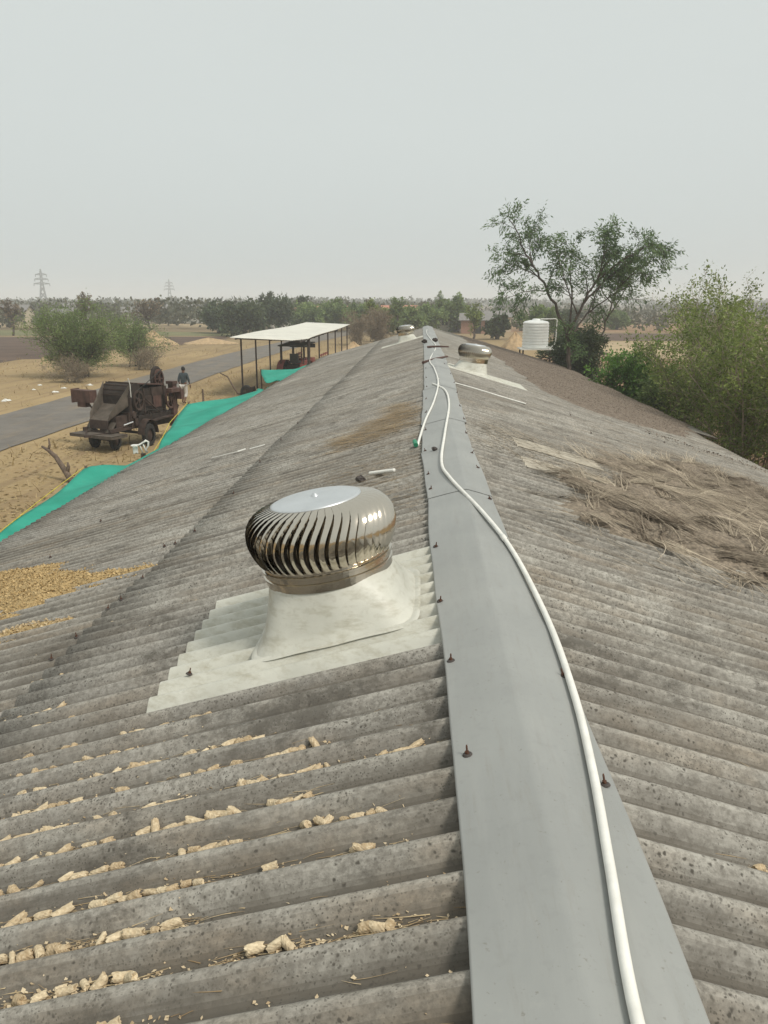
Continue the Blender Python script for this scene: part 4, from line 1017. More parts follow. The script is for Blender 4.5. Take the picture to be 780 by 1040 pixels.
b = MB(); b.box((3.7, -1.0, 1.0), (2.2, .36, .05), Matrix.Rotation(rad(-3), 3, 'Y')); b.build('running_board', M['rust'], th)

# ------------------------------------------------------------------ person walking away
def person(loc, rz):
    root = empty('person', loc, rz, 'person in dark shirt and rolled pale trousers walking away along the road edge', 'person')
    def skin(name, J, E_, R_, m, parent, sub=2):
        me = bpy.data.meshes.new(name); me.from_pydata(J, E_, []); me.materials.append(m)
        o = bpy.data.objects.new(name, me); COL.objects.link(o); o.parent = parent
        md = o.modifiers.new('skin', 'SKIN')
        for i, rr_ in enumerate(R_):
            sv = me.skin_vertices[0].data[i]; sv.radius = rr_ if hasattr(rr_, '__len__') else (rr_, rr_)
            sv.use_root = (i == 0)
        s_ = o.modifiers.new('sub', 'SUBSURF'); s_.levels = sub; s_.render_levels = sub
        dg = bpy.context.evaluated_depsgraph_get(); ev = o.evaluated_get(dg)
        nm = bpy.data.meshes.new_from_object(ev); o.modifiers.clear(); o.data = nm
        if not nm.materials: nm.materials.append(m)
        nm.polygons.foreach_set('use_smooth', [True] * len(nm.polygons)); return o
    # pelvis0 .. local +y is walking direction
    J = [(0, 0, .92), (0, .01, 1.12), (0, .02, 1.34), (0, .02, 1.46), (0, .04, 1.60), (0, .05, 1.70),
         (-.17, .02, 1.41), (-.22, -.06, 1.13), (-.22, .02, .90), (.17, .02, 1.41), (.23, .05, 1.13), (.24, .16, .92),
         (-.09, 0, .88), (-.10, .10, .49), (-.10, -.02, .09), (.09, 0, .88), (.10, .03, .48), (.10, -.20, .13),
         (-.10, .12, .035), (.10, -.08, .04)]
    E_ = [(0, 1), (1, 2), (2, 3), (3, 4), (4, 5), (2, 6), (6, 7), (7, 8), (2, 9), (9, 10), (10, 11), (0, 12), (12, 13), (13, 14), (0, 15), (15, 16), (16, 17), (14, 18), (17, 19)]
    R_ = [(.14, .10), (.13, .09), (.16, .10), .055, (.075, .09), .07, .06, .043, .03, .06, .043, .03, .085, .058, .036, .085, .058, .036, .03, .03]
    body = skin('body', J, E_, R_, M['skin'], root)
    # hands: palm with five short fingers each
    for hx, hy, hz in ((-.22, .03, .87), (.24, .18, .89)):
        b = MB(); b.box((hx, hy, hz - .035), (.03, .075, .08))
        for k in range(4):
            y_ = hy - .03 + k * .02; L_ = [.055, .07, .075, .065][k]
            b.tube([(hx, y_, hz - .07), (hx, y_ + .004, hz - .07 - L_ * .6), (hx + .004, y_ + .014, hz - .07 - L_)], [.0095, .0085, .007], 6)
        b.tube([(hx, hy + .035, hz - .01), (hx, hy + .06, hz - .04), (hx, hy + .062, hz - .07)], [.012, .010, .008], 6)
        b.build('hand', M['skin'], root, smooth=True)
    sh = skin('shirt', [(0, 0, .90), (0, .01, 1.12), (0, .02, 1.34), (0, .02, 1.455), (-.17, .02, 1.41), (-.225, -.05, 1.16), (-.225, -.03, 1.04), (.17, .02, 1.41), (.235, .045, 1.16), (.24, .09, 1.04)],
         [(0, 1), (1, 2), (2, 3), (2, 4), (4, 5), (5, 6), (2, 7), (7, 8), (8, 9)], [(.165, .125), (.155, .115), (.18, .12), .07, .08, .062, .055, .08, .062, .055], M['shirt'], root)
    skin('trousers', [(0, 0, .93), (-.09, 0, .86), (-.10, .10, .49), (-.10, .03, .26), (.09, 0, .86), (.10, .03, .48), (.10, -.09, .30)], [(0, 1), (1, 2), (2, 3), (0, 4), (4, 5), (5, 6)],
         [(.15, .115), .105, .082, .07, .105, .082, .07], M['trouser'], root)
    b = MB(); b.lathe([(0, .115), (.05, .105), (.083, .06), (.092, .0), (.085, -.05), (.06, -.08), (0, -.085)], 18, (0, .03, 1.655)); h = b.build('hair', M['hair'], root, smooth=True)
    b = MB()
    for s in (-1, 1): b.lathe([(0, .02), (.012, .015), (.016, 0), (.012, -.02), (0, -.025)], 8, (s * .088, .05, 1.62))
    b.lathe([(0, .02), (.012, 0), (.006, -.02)], 8, (0, .135, 1.60)); b.build('ears_and_nose', M['skin'], root)
    return root
pr = person((-11.28, 37.9, 0), rad(-12))

# ------------------------------------------------------------------ open shelter with tin roof
sh = empty('open_shelter', (-7.6, 41, 0), 0, 'open shelter with a flat pale tin roof on thin steel posts beside the road', 'shelter')
b = MB()
z0 = 3.03
def tin(u, v):
    x = -1.85 + u * 3.6; y = -1.0 + v * 27.5
    zz = z0 - .16 * u + .012 * math.sin(u * 3.6 / .076 * 2 * PI) + .03 * math.sin(v * 7)
    if u > .86 and v < .12: y += (u - .86) / .14 * 2.4 * (1 - v / .12)
    return (x, y, zz)
b.grid(tin, 190, 20); o = b.build('tin_roof', M['tinroof'], sh, smooth=True); o.modifiers.new('t', 'SOLIDIFY').thickness = .02
b = MB()
for x in (-1.6, .1, 1.6): b.beam((x, -.9, z0 - .16 * (x + 1.85) / 3.6 - .07), (x, 26.4, z0 - .16 * (x + 1.85) / 3.6 - .07), .05, .07)
for k in range(7): b.beam((-1.7, .3 + k * 4.05, z0 - .13), (1.7, .3 + k * 4.05, z0 - .24), .05)
b.build('roof_frame', M['pole'], sh)
for x, y in [(-1.6, .3), (-1.6, 4.0), (-1.6, 8.2), (-1.6, 12.4), (-1.6, 17), (-1.6, 21.5), (-1.6, 26), (1.55, 2.6), (1.55, 7.2), (1.55, 11.8), (1.55, 16.4), (1.55, 21), (1.55, 25.6)]:
    b = MB(); b.tube([(x, y, -.05), (x + .01, y, z0 - .14 - (.12 if x > 0 else 0))], .045 if not (x > 0 and y < 3) else .08, 8); b.build('post', M['pole'], sh)

# tractor-like machine under the shelter
def tractor(loc, rz, label):
    root = empty('tractor', loc, rz, label, 'tractor')
    def part(name, m, *boxes):
        b = MB()
        for c, d in boxes: b.box(c, d)
        return b.build(name, m, root)
    part('hood', M['redpaint'], ((1.5, 0, 1.15), (1.5, .62, .6)), ((2.28, 0, 1.1), (.08, .56, .5)))
    part('body', M['rust2'], ((.9, 0, .75), (2.9, .42, .4)), ((-.2, 0, .95), (.9, .8, .5)))
    part('seat', M['tarp'], ((-.25, 0, 1.35), (.5, .5, .12)), ((-.48, 0, 1.6), (.1, .5, .45)))
    b = MB(); b.box((0, 0, 2.35), (1.9, 1.6, .06), Matrix.Rotation(rad(-4), 3, 'Y')); b.box((.95, 0, 2.22), (.04, 1.6, .22)); b.build('canopy', M['tarp'], root)
    for x, y in ((-.8, -.7), (-.8, .7), (.8, -.5), (.8, .5)):
        b = MB(); b.tube([(x, y, .9), (x, y, 2.33)], .03, 6); b.build('canopy_post', M['pole'], root)
    b = MB(); b.tube([(.55, 0, 1.3), (.3, 0, 1.62)], .02, 6); b.lathe([(.17, -.015), (.2, 0), (.17, .015)], 20, (.3, 0, 1.62), Matrix.Rotation(rad(-40), 3, 'Y')); b.build('steering_wheel', M['tyre'], root)
    b = MB(); b.tube([(1.8, .2, 1.4), (1.8, .2, 2.1)], [.035, .03], 8); b.build('exhaust', M['rust'], root)
    for s in (-1, 1):
        b = MB(); b.grid(lambda u, v: (-.3 - .78 * math.cos(PI * u), s * (.5 + .4 * v), .72 + .75 * math.sin(PI * u)), 10, 1); b.build('mudguard', M['redpaint'], root)
    RXm = Matrix.Rotation(rad(90), 3, 'X')
    for x, y, R_, w_ in ((-.3, -.72, .7, .34), (-.3, .72, .7, .34), (2.0, -.55, .36, .2), (2.0, .55, .36, .2)):
        b = MB(); b.lathe([(R_ * .55, -w_ / 2), (R_ * .92, -w_ / 2), (R_, -w_ * .3), (R_, w_ * .3), (R_ * .92, w_ / 2), (R_ * .55, w_ / 2)], 26, (x, y, R_), RXm)
        for k in range(20):
            a = 2 * PI * k / 20; b.box((x + R_ * math.cos(a), y, R_ + R_ * math.sin(a)), (.04, w_ * .8, .05), Matrix.Rotation(-a, 3, 'Y') @ Matrix.Rotation(.4, 3, 'X'))
        o = b.build('wheel', M['tyre'], root); b = MB(); b.lathe([(0, -.06), (R_ * .3, -.06), (R_ * .57, -.02), (R_ * .57, .06), (0, .06)], 16, (x, y, R_), RXm); b.build('rim', M['redpaint'], o)
    return root
tractor((-7.2, 47.0, 0), rad(78), 'old red tractor with a dark canopy parked under the shelter')
# red trailer with slatted sides ahead of it
tl = empty('farm_trailer', (-7.0, 51.2, 0), rad(88), 'reddish slatted farm trailer standing ahead of the tractor under the shelter', 'trailer')
b = MB(); b.box((0, 0, .95), (3.4, 1.7, .08)); b.beam((-1.7, 0, .85), (-2.6, 0, .6), .1); b.build('bed', M['rust3'], tl)
for s in (-1, 1):
    b = MB()
    for z in (1.1, 1.3, 1.5): b.box((0, s * .84, z), (3.4, .03, .09))
    for x in (-1.6, -.8, 0, .8, 1.6): b.box((x, s * .87, 1.28), (.06, .04, .62))
    b.build('side_rail', M['redpaint'], tl)
for s in (-1, 1):
    b = MB(); b.lathe([(.2, -.11), (.4, -.11), (.44, -.05), (.44, .05), (.4, .11), (.2, .11)], 24, (.2, s * .75, .44), RX); o = b.build('wheel', M['tyre'], tl)
    b = MB(); b.lathe([(0, -.05), (.22, -.05), (.22, .05), (0, .05)], 14, (.2, s * .75, .44), RX); b.build('rim', M['rust'], o)

# dark wheeled plough with a curved beam beside the net
ct = empty('wheel_plough', (-7.6, 35.0, 0), rad(160), 'dark old wheeled plough with a curved draw beam beside the farthest net', 'plough')
ct.scale = (.62, .62, .75)
b = MB(); b.tube([(.3, 0, .95), (.8, 0, 1.1), (1.25, 0, 1.6), (1.6, 0, 2.05), (2.2, .05, 2.25)], [.07, .065, .055, .045, .035], 8); b.build('draw_beam', M['deadwood'], ct, smooth=True)
b = MB(); b.lathe([(.30, -.09), (.46, -.09), (.52, -.04), (.52, .04), (.46, .09), (.30, .09)], 26, (0, .1, 1.1), RX); w_ = b.build('wheel', M['tyre'], ct)
b = MB(); b.lathe([(0, -.04), (.31, -.04), (.31, .04), (0, .04)], 16, (0, .1, 1.1), RX); b.build('rim', M['dustsheet'], w_)
b = MB(); b.box((-.1, .1, 1.1), (.9, .12, .16)); b.beam((-.4, .1, 1.1), (-.45, .1, 0), .08); b.beam((.3, .1, 1.0), (.45, .1, 0), .08); b.box((-.35, .1, 1.35), (.5, .5, .25), Matrix.Rotation(.3, 3, 'Y')); b.build('frame', M['rust2'], ct)

# ------------------------------------------------------------------ water tank on a stand
tk = empty('water_tank', (6.42, 46.2, 2.2), 0, 'white ribbed plastic water tank above the far right roof edge', 'water tank')
b = MB(); prof = [(0, .0), (.74, 0), (.79, .04)]
for k in range(8):
    z = .08 + k * .165; prof += [(.79, z), (.79, z + .10), (.755, z + .12), (.755, z + .145)]
prof += [(.79, 1.42), (.78, 1.46), (.70, 1.54), (.40, 1.60), (0, 1.62)]
b.lathe(prof, 40); b.build('tank_body', M['tank'], tk, smooth=False)
b = MB(); b.lathe([(.22, 1.57), (.24, 1.60), (.24, 1.66), (.2, 1.69), (0, 1.70)], 24); b.build('lid', M['tank'], tk, smooth=True)
b = MB(); b.tube(spline([(.2, -.3, 1.68), (.8, -.3, 1.68), (1.18, -.3, 1.66), (1.20, -.3, 1.3), (1.18, -.3, .45), (1.08, -.3, .2), (.9, -.3, .08), (.75, -.25, .08)], 5), .032, 8); b.build('supply_pipe', M['pvc'], tk, smooth=True)
b = MB(); b.tube([(.75, -.4, 0.06), (1.3, -.4, .06), (1.42, -.38, .25), (1.42, -.38, -.3)], .03, 8); b.build('outlet_pipe', M['pvc'], tk, smooth=True)
tk.scale = (.92, .92, .95)
st = empty('tank_stand', (6.42, 46.2, 0), 0, 'steel angle stand carrying the white water tank', 'stand')
b = MB(); b.box((.15, 0, 2.165), (2.1, 1.8, .06)); b.build('platform', M['white'], st)
for sx in (-.75, .95):
    for sy in (-.75, .75):
        b = MB(); b.beam((sx, sy, 0), (sx, sy, 2.13), .08); b.build('leg', M['pole'], st)
b = MB()
for sy in (-.75, .75): b.beam((-.75, sy, .6), (.95, sy, 1.9), .05); b.beam((-.75, sy, 1.1), (.95, sy, 1.1), .05)
b.build('brace', M['pole'], st)

# ------------------------------------------------------------------ vegetation
def leafquads(C, D, size, asp, g_, droop=0.0):
    n = len(C); D = D + g_.normal(0, .5, (n, 3)); D[:, 2] -= droop
    D /= np.linalg.norm(D, axis=1, keepdims=True); N = g_.normal(0, 1, (n, 3)); Sd = np.cross(D, N); Sd /= (np.linalg.norm(Sd, axis=1, keepdims=True) + 1e-9)
    s = (size * g_.uniform(.6, 1.35, n))[:, None]; w = s * asp
    V = np.stack([C, C + D * s * .5 + Sd * w * .5, C + D * s, C + D * s * .5 - Sd * w * .5], 1)
    return V.reshape(-1, 3)
def tree(name, loc, limbs, seed, leaf, bark, label, cat='tree', group=None, sub=10, sublen=(1.0, 2.0), subr=.03, twigs=6, twlen=(.3, .8), leaves=10, lsize=.14, asp=.4,
         spread=.9, upb=.35, start=.35, droop=.3, lspread=.12, clumpvar=.3, leafname='crown', limbleaf=True, minr=.008):
    """limbs: list of (polyline local, r0, r1). Sub-branches and twigs grow off them; leaves sit along the twigs."""
    g_ = np.random.default_rng(seed); root = empty(name, loc, 0, label, cat, group)
    b = MB(); LC = []; LD = []; LT = []
    for (P, r0, r1) in limbs:
        path = spline(P, 5); m_ = len(path); rs = [r0 + (r1 - r0) * (i / (m_ - 1)) ** .8 for i in range(m_)]
        path = [p + Vector(g_.normal(0, min(.04, r0 * .4), 3)) if 0 < i else p for i, p in enumerate(path)]
        b.tube(path, rs, 7)
        ns = max(2, int(sub * (1 if r1 < r0 * .7 else .6)))
        for s_ in range(ns):
            t = start + (1 - start) * (s_ + g_.random()) / ns; i = min(m_ - 2, int(t * (m_ - 1)))
            p = path[i]; d = (path[i + 1] - path[i]).normalized()
            q = Vector(g_.normal(0, 1, 3)); q = (q - d * q.dot(d)).normalized()
            dd = (d * .6 + q * spread + Vector((0, 0, upb))).normalized(); L_ = g_.uniform(*sublen) * (1.15 - .4 * t)
            mid = p + dd * L_ * .5 + Vector(g_.normal(0, .07, 3)) * L_; end = p + dd * L_ + Vector((0, 0, -droop * .25 * L_)) + Vector(g_.normal(0, .08, 3)) * L_
            rr_ = max(minr, min(subr, rs[i] * .6)); b.tube([p, mid, end], [rr_, rr_ * .7, minr], 5)
            cb = g_.uniform(.5 - clumpvar, .5 + clumpvar)
            for w_ in range(twigs):
                u = .25 + .75 * (w_ + g_.random()) / twigs
                pp = p.lerp(mid, u * 2) if u < .5 else mid.lerp(end, u * 2 - 1)
                q = Vector(g_.normal(0, 1, 3)).normalized(); td = (dd * .7 + q * .8 + Vector((0, 0, .15 - droop * .5))).normalized(); tl_ = g_.uniform(*twlen)
                e_ = pp + td * tl_ + Vector((0, 0, -droop * tl_ * .35))
                b.tube([pp, e_], [minr * .9, minr * .4], 4, cap=False)
                n = int(leaves * g_.uniform(.4, 1.5)); uu = g_.random(n)[:, None]
                c_ = np.array(pp)[None] * (1 - uu) + np.array(e_)[None] * uu + g_.normal(0, lspread, (n, 3))
                LC.append(c_); LD.append(np.repeat(np.array(td)[None], n, 0)); LT.append(np.clip(g_.normal(cb, .17, n), 0, 1))
    b.build('trunk', bark, root, smooth=True)
    if LC:
        C = np.concatenate(LC); D = np.concatenate(LD); Tt = np.concatenate(LT)
        V = leafquads(C, D, lsize, asp, g_, droop)
        raw(leafname, V, np.arange(len(V)).reshape(-1, 4), leaf, root, Tt)
    return root

# tall feathery tree to the right of the tank (trunk forks low)
tree('feathery_tree', (6.9, 38, 0), [
    ([(0, 0, 0), (-.05, 0, 1.6), (-.1, 0, 2.8), (-.12, 0, 3.3)], .105, .09),
    ([(-.1, 0, 3.2), (-.8, .1, 4.6), (-1.5, .2, 5.8), (-2.2, .1, 6.8), (-2.7, 0, 7.8), (-3.0, -.1, 8.3)], .085, .014),
    ([(-1.5, .2, 5.8), (-2.3, .4, 6.2), (-3.1, .6, 6.5)], .035, .01),
    ([(-1.1, .1, 5.2), (-2.1, -.3, 5.2), (-3.0, -.4, 4.9)], .03, .01),
    ([(-1.9, .1, 6.4), (-2.0, .5, 7.2), (-1.9, .7, 8.0)], .03, .01),
    ([(-.1, 0, 3.2), (.4, -.1, 4.6), (1.0, -.2, 5.7), (1.6, -.1, 6.9), (1.9, 0, 8.0)], .08, .014),
    ([(.4, -.1, 4.6), (1.4, .3, 5.6), (2.5, .5, 6.6), (3.4, .4, 7.3)], .055, .012),
    ([(-.05, 0, 3.0), (.8, .5, 4.2), (1.9, .6, 5.0), (3.0, .7, 5.7)], .055, .012),
    ([(-.1, 0, 3.5), (0, .3, 5.0), (-.15, .4, 6.3), (-.1, .2, 7.3)], .055, .01),
    ([(.9, -.1, 5.5), (1.8, -.5, 6.4), (2.8, -.7, 7.0), (3.6, -.6, 7.2)], .04, .01),
    ([(1.9, .6, 5.0), (2.6, .2, 5.9), (3.6, .1, 6.6)], .035, .01),
    ([(1.0, -.2, 5.7), (1.1, -.6, 6.6), (1.0, -.8, 7.6)], .035, .01),
    ([(.8, .5, 4.2), (1.3, .9, 5.3), (1.9, 1.1, 6.2)], .035, .01),
    ([(.2, -.1, 4.2), (-.5, -.6, 5.6), (-1.0, -.9, 7.0)], .04, .01)],
    41, M['leaf_big'], M['bark'], 'tall feathery tree with forked trunk to the right of the water tank', sub=9, sublen=(.5, 1.6), twigs=8, twlen=(.25, .7), leaves=15, lsize=.17, asp=.30, droop=.55, lspread=.09, start=.33)
tree('feathery_tree', (9.05, 44, 0), [
    ([(0, 0, 0), (.25, 0, 1.5), (.55, 0, 3.0), (1.0, 0, 4.6), (1.4, 0, 5.9)], .085, .025),
    ([(.75, 0, 3.8), (1.6, .2, 5.2), (2.2, .3, 6.6)], .05, .012), ([(1.0, 0, 4.6), (.3, .3, 5.6), (.1, .3, 6.8)], .04, .012)],
    42, M['leaf_big'], M['bark'], 'slender leaning tree with a thin bare trunk right of the forked tree', sub=8, sublen=(.8, 1.6), twigs=8, twlen=(.3, .7), leaves=13, lsize=.16, asp=.3, droop=.5, lspread=.09, start=.45)

def bush(name, loc, rx, ry, h, n, seed, leaf, bark, label, cat='shrub', group=None, base=.5, r0=.035, **kw):
    g_ = np.random.default_rng(seed); L_ = []
    for k in range(n):
        a = 2 * PI * (k + g_.random()) / n; e_ = g_.uniform(.35, 1.0)
        tip = (rx * e_ * math.cos(a), ry * e_ * math.sin(a), h * g_.uniform(.72, 1.0) * (1.05 - .35 * e_ ** 2))
        s_ = (base * g_.uniform(-1, 1), base * g_.uniform(-1, 1), 0)
        m1 = (s_[0] + (tip[0] - s_[0]) * .22, s_[1] + (tip[1] - s_[1]) * .22, tip[2] * .36); m2 = (s_[0] + (tip[0] - s_[0]) * .6, s_[1] + (tip[1] - s_[1]) * .6, tip[2] * .72)
        L_.append(([s_, m1, m2, tip], r0 * g_.uniform(.7, 1.2), .008))
    return tree(name, loc, L_, seed, leaf, bark, label, cat, group, **kw)
olive = dict(sub=11, sublen=(.5, 1.4), twigs=6, twlen=(.2, .6), leaves=13, lsize=.105, asp=.42, droop=.25, lspread=.12, start=.12, upb=.5, minr=.006)
bush('wild_bush', (9.6, 24.2, 0), 3.1, 2.8, 5.3, 19, 51, M['leaf_bush'], M['barkpale'], 'large airy olive green bush with pale stems right of the roof, middle one', **olive)
bush('wild_bush', (9.3, 18.6, 0), 2.0, 2.4, 4.6, 15, 52, M['leaf_bush'], M['barkpale'], 'airy olive bush at the right photo edge beside the near roof corner', **olive)
bush('wild_bush', (9.0, 27.0, 0), 1.9, 1.9, 4.9, 13, 66, M['leaf_bush'], M['barkpale'], 'olive bush touching the bright green shrub, leftmost of the olive bushes', **olive)
bush('wild_bush', (8.7, 21.4, 0), 1.9, 2.2, 4.7, 15, 59, M['leaf_bush'], M['barkpale'], 'olive bush nearest the roof edge, left of the bush at the photo edge', **olive)
bush('wild_bush', (11.8, 21.5, 0), 2.6, 2.6, 5.7, 14, 53, M['leaf_bush'], M['barkpale'], 'tallest olive bush at the far right of the photo', **olive)
bush('wild_bush', (10.4, 29.8, 0), 2.0, 2.2, 5.6, 10, 54, M['leaf_bush'], M['barkpale'], 'thin olive bush behind the others, between them and the feathery trees', **{**olive, 'leaves': 15})
bush('green_shrub', (8.3, 31.5, 0), 1.45, 1.4, 3.2, 12, 55, M['leaf_bright'], M['bark'], 'bright fresh green shrub beside the roof below the slender tree', sub=12, sublen=(.4, .9), twigs=6, twlen=(.15, .4), leaves=16, lsize=.13, asp=.5, droop=.5, lspread=.09, start=.15)
bush('green_shrub', (8.9, 28.4, 0), 1.2, 1.2, 2.4, 10, 57, M['leaf_acacia'], M['bark'], 'darker green shrub in front of the bright green one beside the roof', sub=12, sublen=(.4, .9), twigs=6, twlen=(.15, .4), leaves=14, lsize=.12, asp=.5, droop=.4, lspread=.09, start=.15)
bush('dark_shrub', (7.9, 41.0, 0), 1.2, 1.3, 3.3, 12, 56, M['leaf_dark'], M['bark'], 'dark dense shrub around the foot of the forked tree', sub=12, sublen=(.5, 1.1), twigs=6, twlen=(.2, .5), leaves=18, lsize=.14, asp=.5, droop=.3, lspread=.12, start=.15)
bush('dark_shrub', (8.6, 47.5, 0), 1.6, 1.4, 3.0, 10, 58, M['leaf_dark'], M['bark'], 'dark green shrub behind the water tank pipes', sub=10, sublen=(.5, 1.1), twigs=6, twlen=(.2, .5), leaves=18, lsize=.16, asp=.5, droop=.3, lspread=.12, start=.15)
# left side acacias beyond the road
aca = dict(sub=13, sublen=(.8, 1.9), twigs=7, twlen=(.3, .8), leaves=15, lsize=.14, asp=.35, droop=.2, lspread=.17, start=.15, upb=.35)
bush('thorn_shrub', (-22.0, 51, 0), 3.1, 2.4, 4.4, 18, 61, M['leaf_acacia'], M['bark'], 'wide green thorn shrub beyond the road on the left', r0=.07, **aca)
bush('thorn_shrub', (-21.3, 60, 0), 2.0, 1.8, 3.2, 9, 63, M['leaf_acacia'], M['bark'], 'small slanting thorn shrub at the right flank of the wide one', r0=.05, **{**aca, 'leaves': 11})
dry = dict(sub=9, sublen=(.4, .9), twigs=6, twlen=(.2, .5), leaves=6, lsize=.10, asp=.2, droop=.1, lspread=.1, start=.1, leafname='dry_twigs')
bush('dry_brush', (-20.9, 47.6, 0), 1.8, 1.0, 1.2, 12, 64, M['leaf_dry'], M['barkpale'], 'low brown dry brush at the foot of the wide thorn shrub', **dry)
bush('dry_brush', (-19.6, 57, 0), 1.6, 2.2, 1.3, 12, 65, M['leaf_dry'], M['barkpale'], 'low brown dry brush between the road and the small thorn shrub', **dry)

# mid distance trees, each a thing
def crowntree(loc, h, rx, seed, leaf, label, name='round_tree', n=9, lsize=.42, th_=.3, leaves=16, asp=.6, cat='tree', trunkh=.3, ry=None, group='trees beyond the road and the roof end', sl=(.35, .7)):
    g_ = np.random.default_rng(seed); tz = h * trunkh; L_ = [([(0, 0, 0), (.1, 0, tz * .5), (0, 0, tz)], th_, th_ * .7)]; ry = ry or rx
    for k in range(n):
        a = 2 * PI * (k + g_.random()) / n; e_ = g_.uniform(.2, .85); tip = (rx * e_ * math.cos(a), ry * e_ * math.sin(a), tz + (h - tz) * g_.uniform(.45, .97) * (1 - .35 * e_ * e_))
        L_.append(([(0, 0, tz * .92), (tip[0] * .35, tip[1] * .35, tz + (tip[2] - tz) * .45), tip], th_ * .45, .03))
    return tree(name, loc, L_, seed, leaf, M['bark'], label, cat, group, sub=8, sublen=(rx * sl[0], rx * sl[1]), subr=.06, twigs=6, twlen=(rx * .12, rx * .3), leaves=leaves, lsize=lsize, asp=asp, droop=.15, lspread=rx * .07, start=.25, clumpvar=.38, minr=.02)
MID = [((-24.5, 112, 0), 6.2, 5.0, 'leaf_dark', 'broad dark green tree left of the shelter roof, lowest of the row'),
       ((-20.5, 118, 0), 7.4, 4.4, 'leaf_dark', 'dark green tree rising behind the left end of the shelter roof'),
       ((-30.5, 122, 0), 6.0, 3.6, 'leaf_dark', 'small dark tree at the left end of the dark green row'),
       ((-17.2, 125, 0), 7.2, 3.8, 'leaf_acacia', 'mid green tree above the centre of the shelter roof'),
       ((-13.4, 128, 0), 7.4, 3.8, 'leaf_acacia', 'mid green tree above the far end of the shelter roof'),
       ((-9.4, 133, 0), 7.0, 3.2, 'leaf_acacia', 'mid green tree at the right end of the row over the shelter'),
       ((-1.6, 118, 0), 7.6, 3.0, 'leaf_acacia', 'bushy green tree just beyond the roof end, left of the ridge'),
       ((1.4, 124, 0), 7.2, 3.4, 'leaf_acacia', 'green tree straight beyond the end of the ridge'),
       ((5.6, 128, 0), 8.2, 3.6, 'leaf_acacia', 'taller green tree just right of the ridge end'),
       ((-5.0, 122, 0), 6.6, 2.6, 'leaf_bush', 'dull green tree between the shelter and the roof end'),
       ((9.6, 104, 0), 4.0, 2.1, 'leaf_dark', 'small umbrella shaped dark tree in the field right of the ridge'),
       ((15.0, 104, 0), 6.2, 3.2, 'leaf_acacia', 'round green tree directly behind the water tank'),
       ((18.6, 112, 0), 5.4, 2.8, 'leaf_dark', 'dark green tree behind the water tank pipes'),
       ((27, 150, 0), 5.0, 3.0, 'leaf_dark', 'small dark tree in the distant field seen through the feathery tree'),
       ((33, 140, 0), 4.6, 2.8, 'leaf_acacia', 'low green tree in the distant field right of the feathery trees')]
for i, (loc, h, rx, lf, lab) in enumerate(MID):
    crowntree(loc, h * .56, rx * .8, 100 + i, M[lf], lab, n=8 if rx > 3 else 7, name='umbrella_tree' if 'umbrella' in lab else 'round_tree', trunkh=.42 if 'umbrella' in lab else .25, leaves=15)
# tall thin sparse trees
def sparse(loc, h, rx, seed, leaf, label, leaves=7, name='sparse_tree', th_=.16, lsize=.22):
    return crowntree(loc, h * .68, rx * .75, seed, leaf, label, name, n=6, lsize=lsize, th_=th_, leaves=leaves, trunkh=.45, group='thin sparse trees in the distance', sl=(.3, .55))
sparse((-6.2, 103, 0), 7.3, 1.7, 201, M['leaf_bush'], 'tall thin tree rising over dry bushes at the left of the far ventilator', 9)
sparse((-3.2, 112, 0), 8.0, 1.9, 202, M['leaf_acacia'], 'thin tree with spiky crown above the farthest ventilator', 10)
sparse((6.6, 103, 0), 6.4, 2.0, 203, M['leaf_bush'], 'thin pale tree right of the ridge end', 8)
sparse((3.0, 133, 0), 9.0, 1.8, 204, M['leaf_acacia'], 'thin tree poking above the green trees at the ridge end', 9)
sparse((-34.0, 101, 0), 7.6, 3.2, 205, M['leaf_dry'], 'nearly bare grey tree with spreading twigs beyond the wide thorn shrub', 3)
sparse((-25.0, 134, 0), 9.2, 2.0, 206, M['leaf_dark'], 'tall sparse tree standing above the dark green row', 14)
sparse((-20.3, 140, 0), 8.6, 1.7, 207, M['leaf_dark'], 'second tall sparse tree above the dark green row, right of the first', 12)
sparse((-57.0, 112, 0), 7.5, 2.0, 208, M['leaf_dry'], 'bare tall tree in front of the nearest pylon', 5)
sparse((-46.5, 112, 0), 9.0, 1.6, 209, M['leaf_dry'], 'bare thin tree right of the nearest pylon', 5)
for i, (x, y, lab) in enumerate([(-7.0, 90, 'dry brown bush under the tall thin tree left of the far ventilator'), (-4.6, 92, 'dry brown bush just left of the farthest ventilator'), (-5.6, 98, 'dry brown bush behind the other two left of the roof end')]):
    bush('dry_brush', (x, y, 0), 1.7, 1.7, 3.6, 12, 300 + i, M['leaf_dry'], M['barkpale'], lab, r0=.05, **{**dry, 'sublen': (.6, 1.3), 'lsize': .2, 'leaves': 9, 'minr': .012})

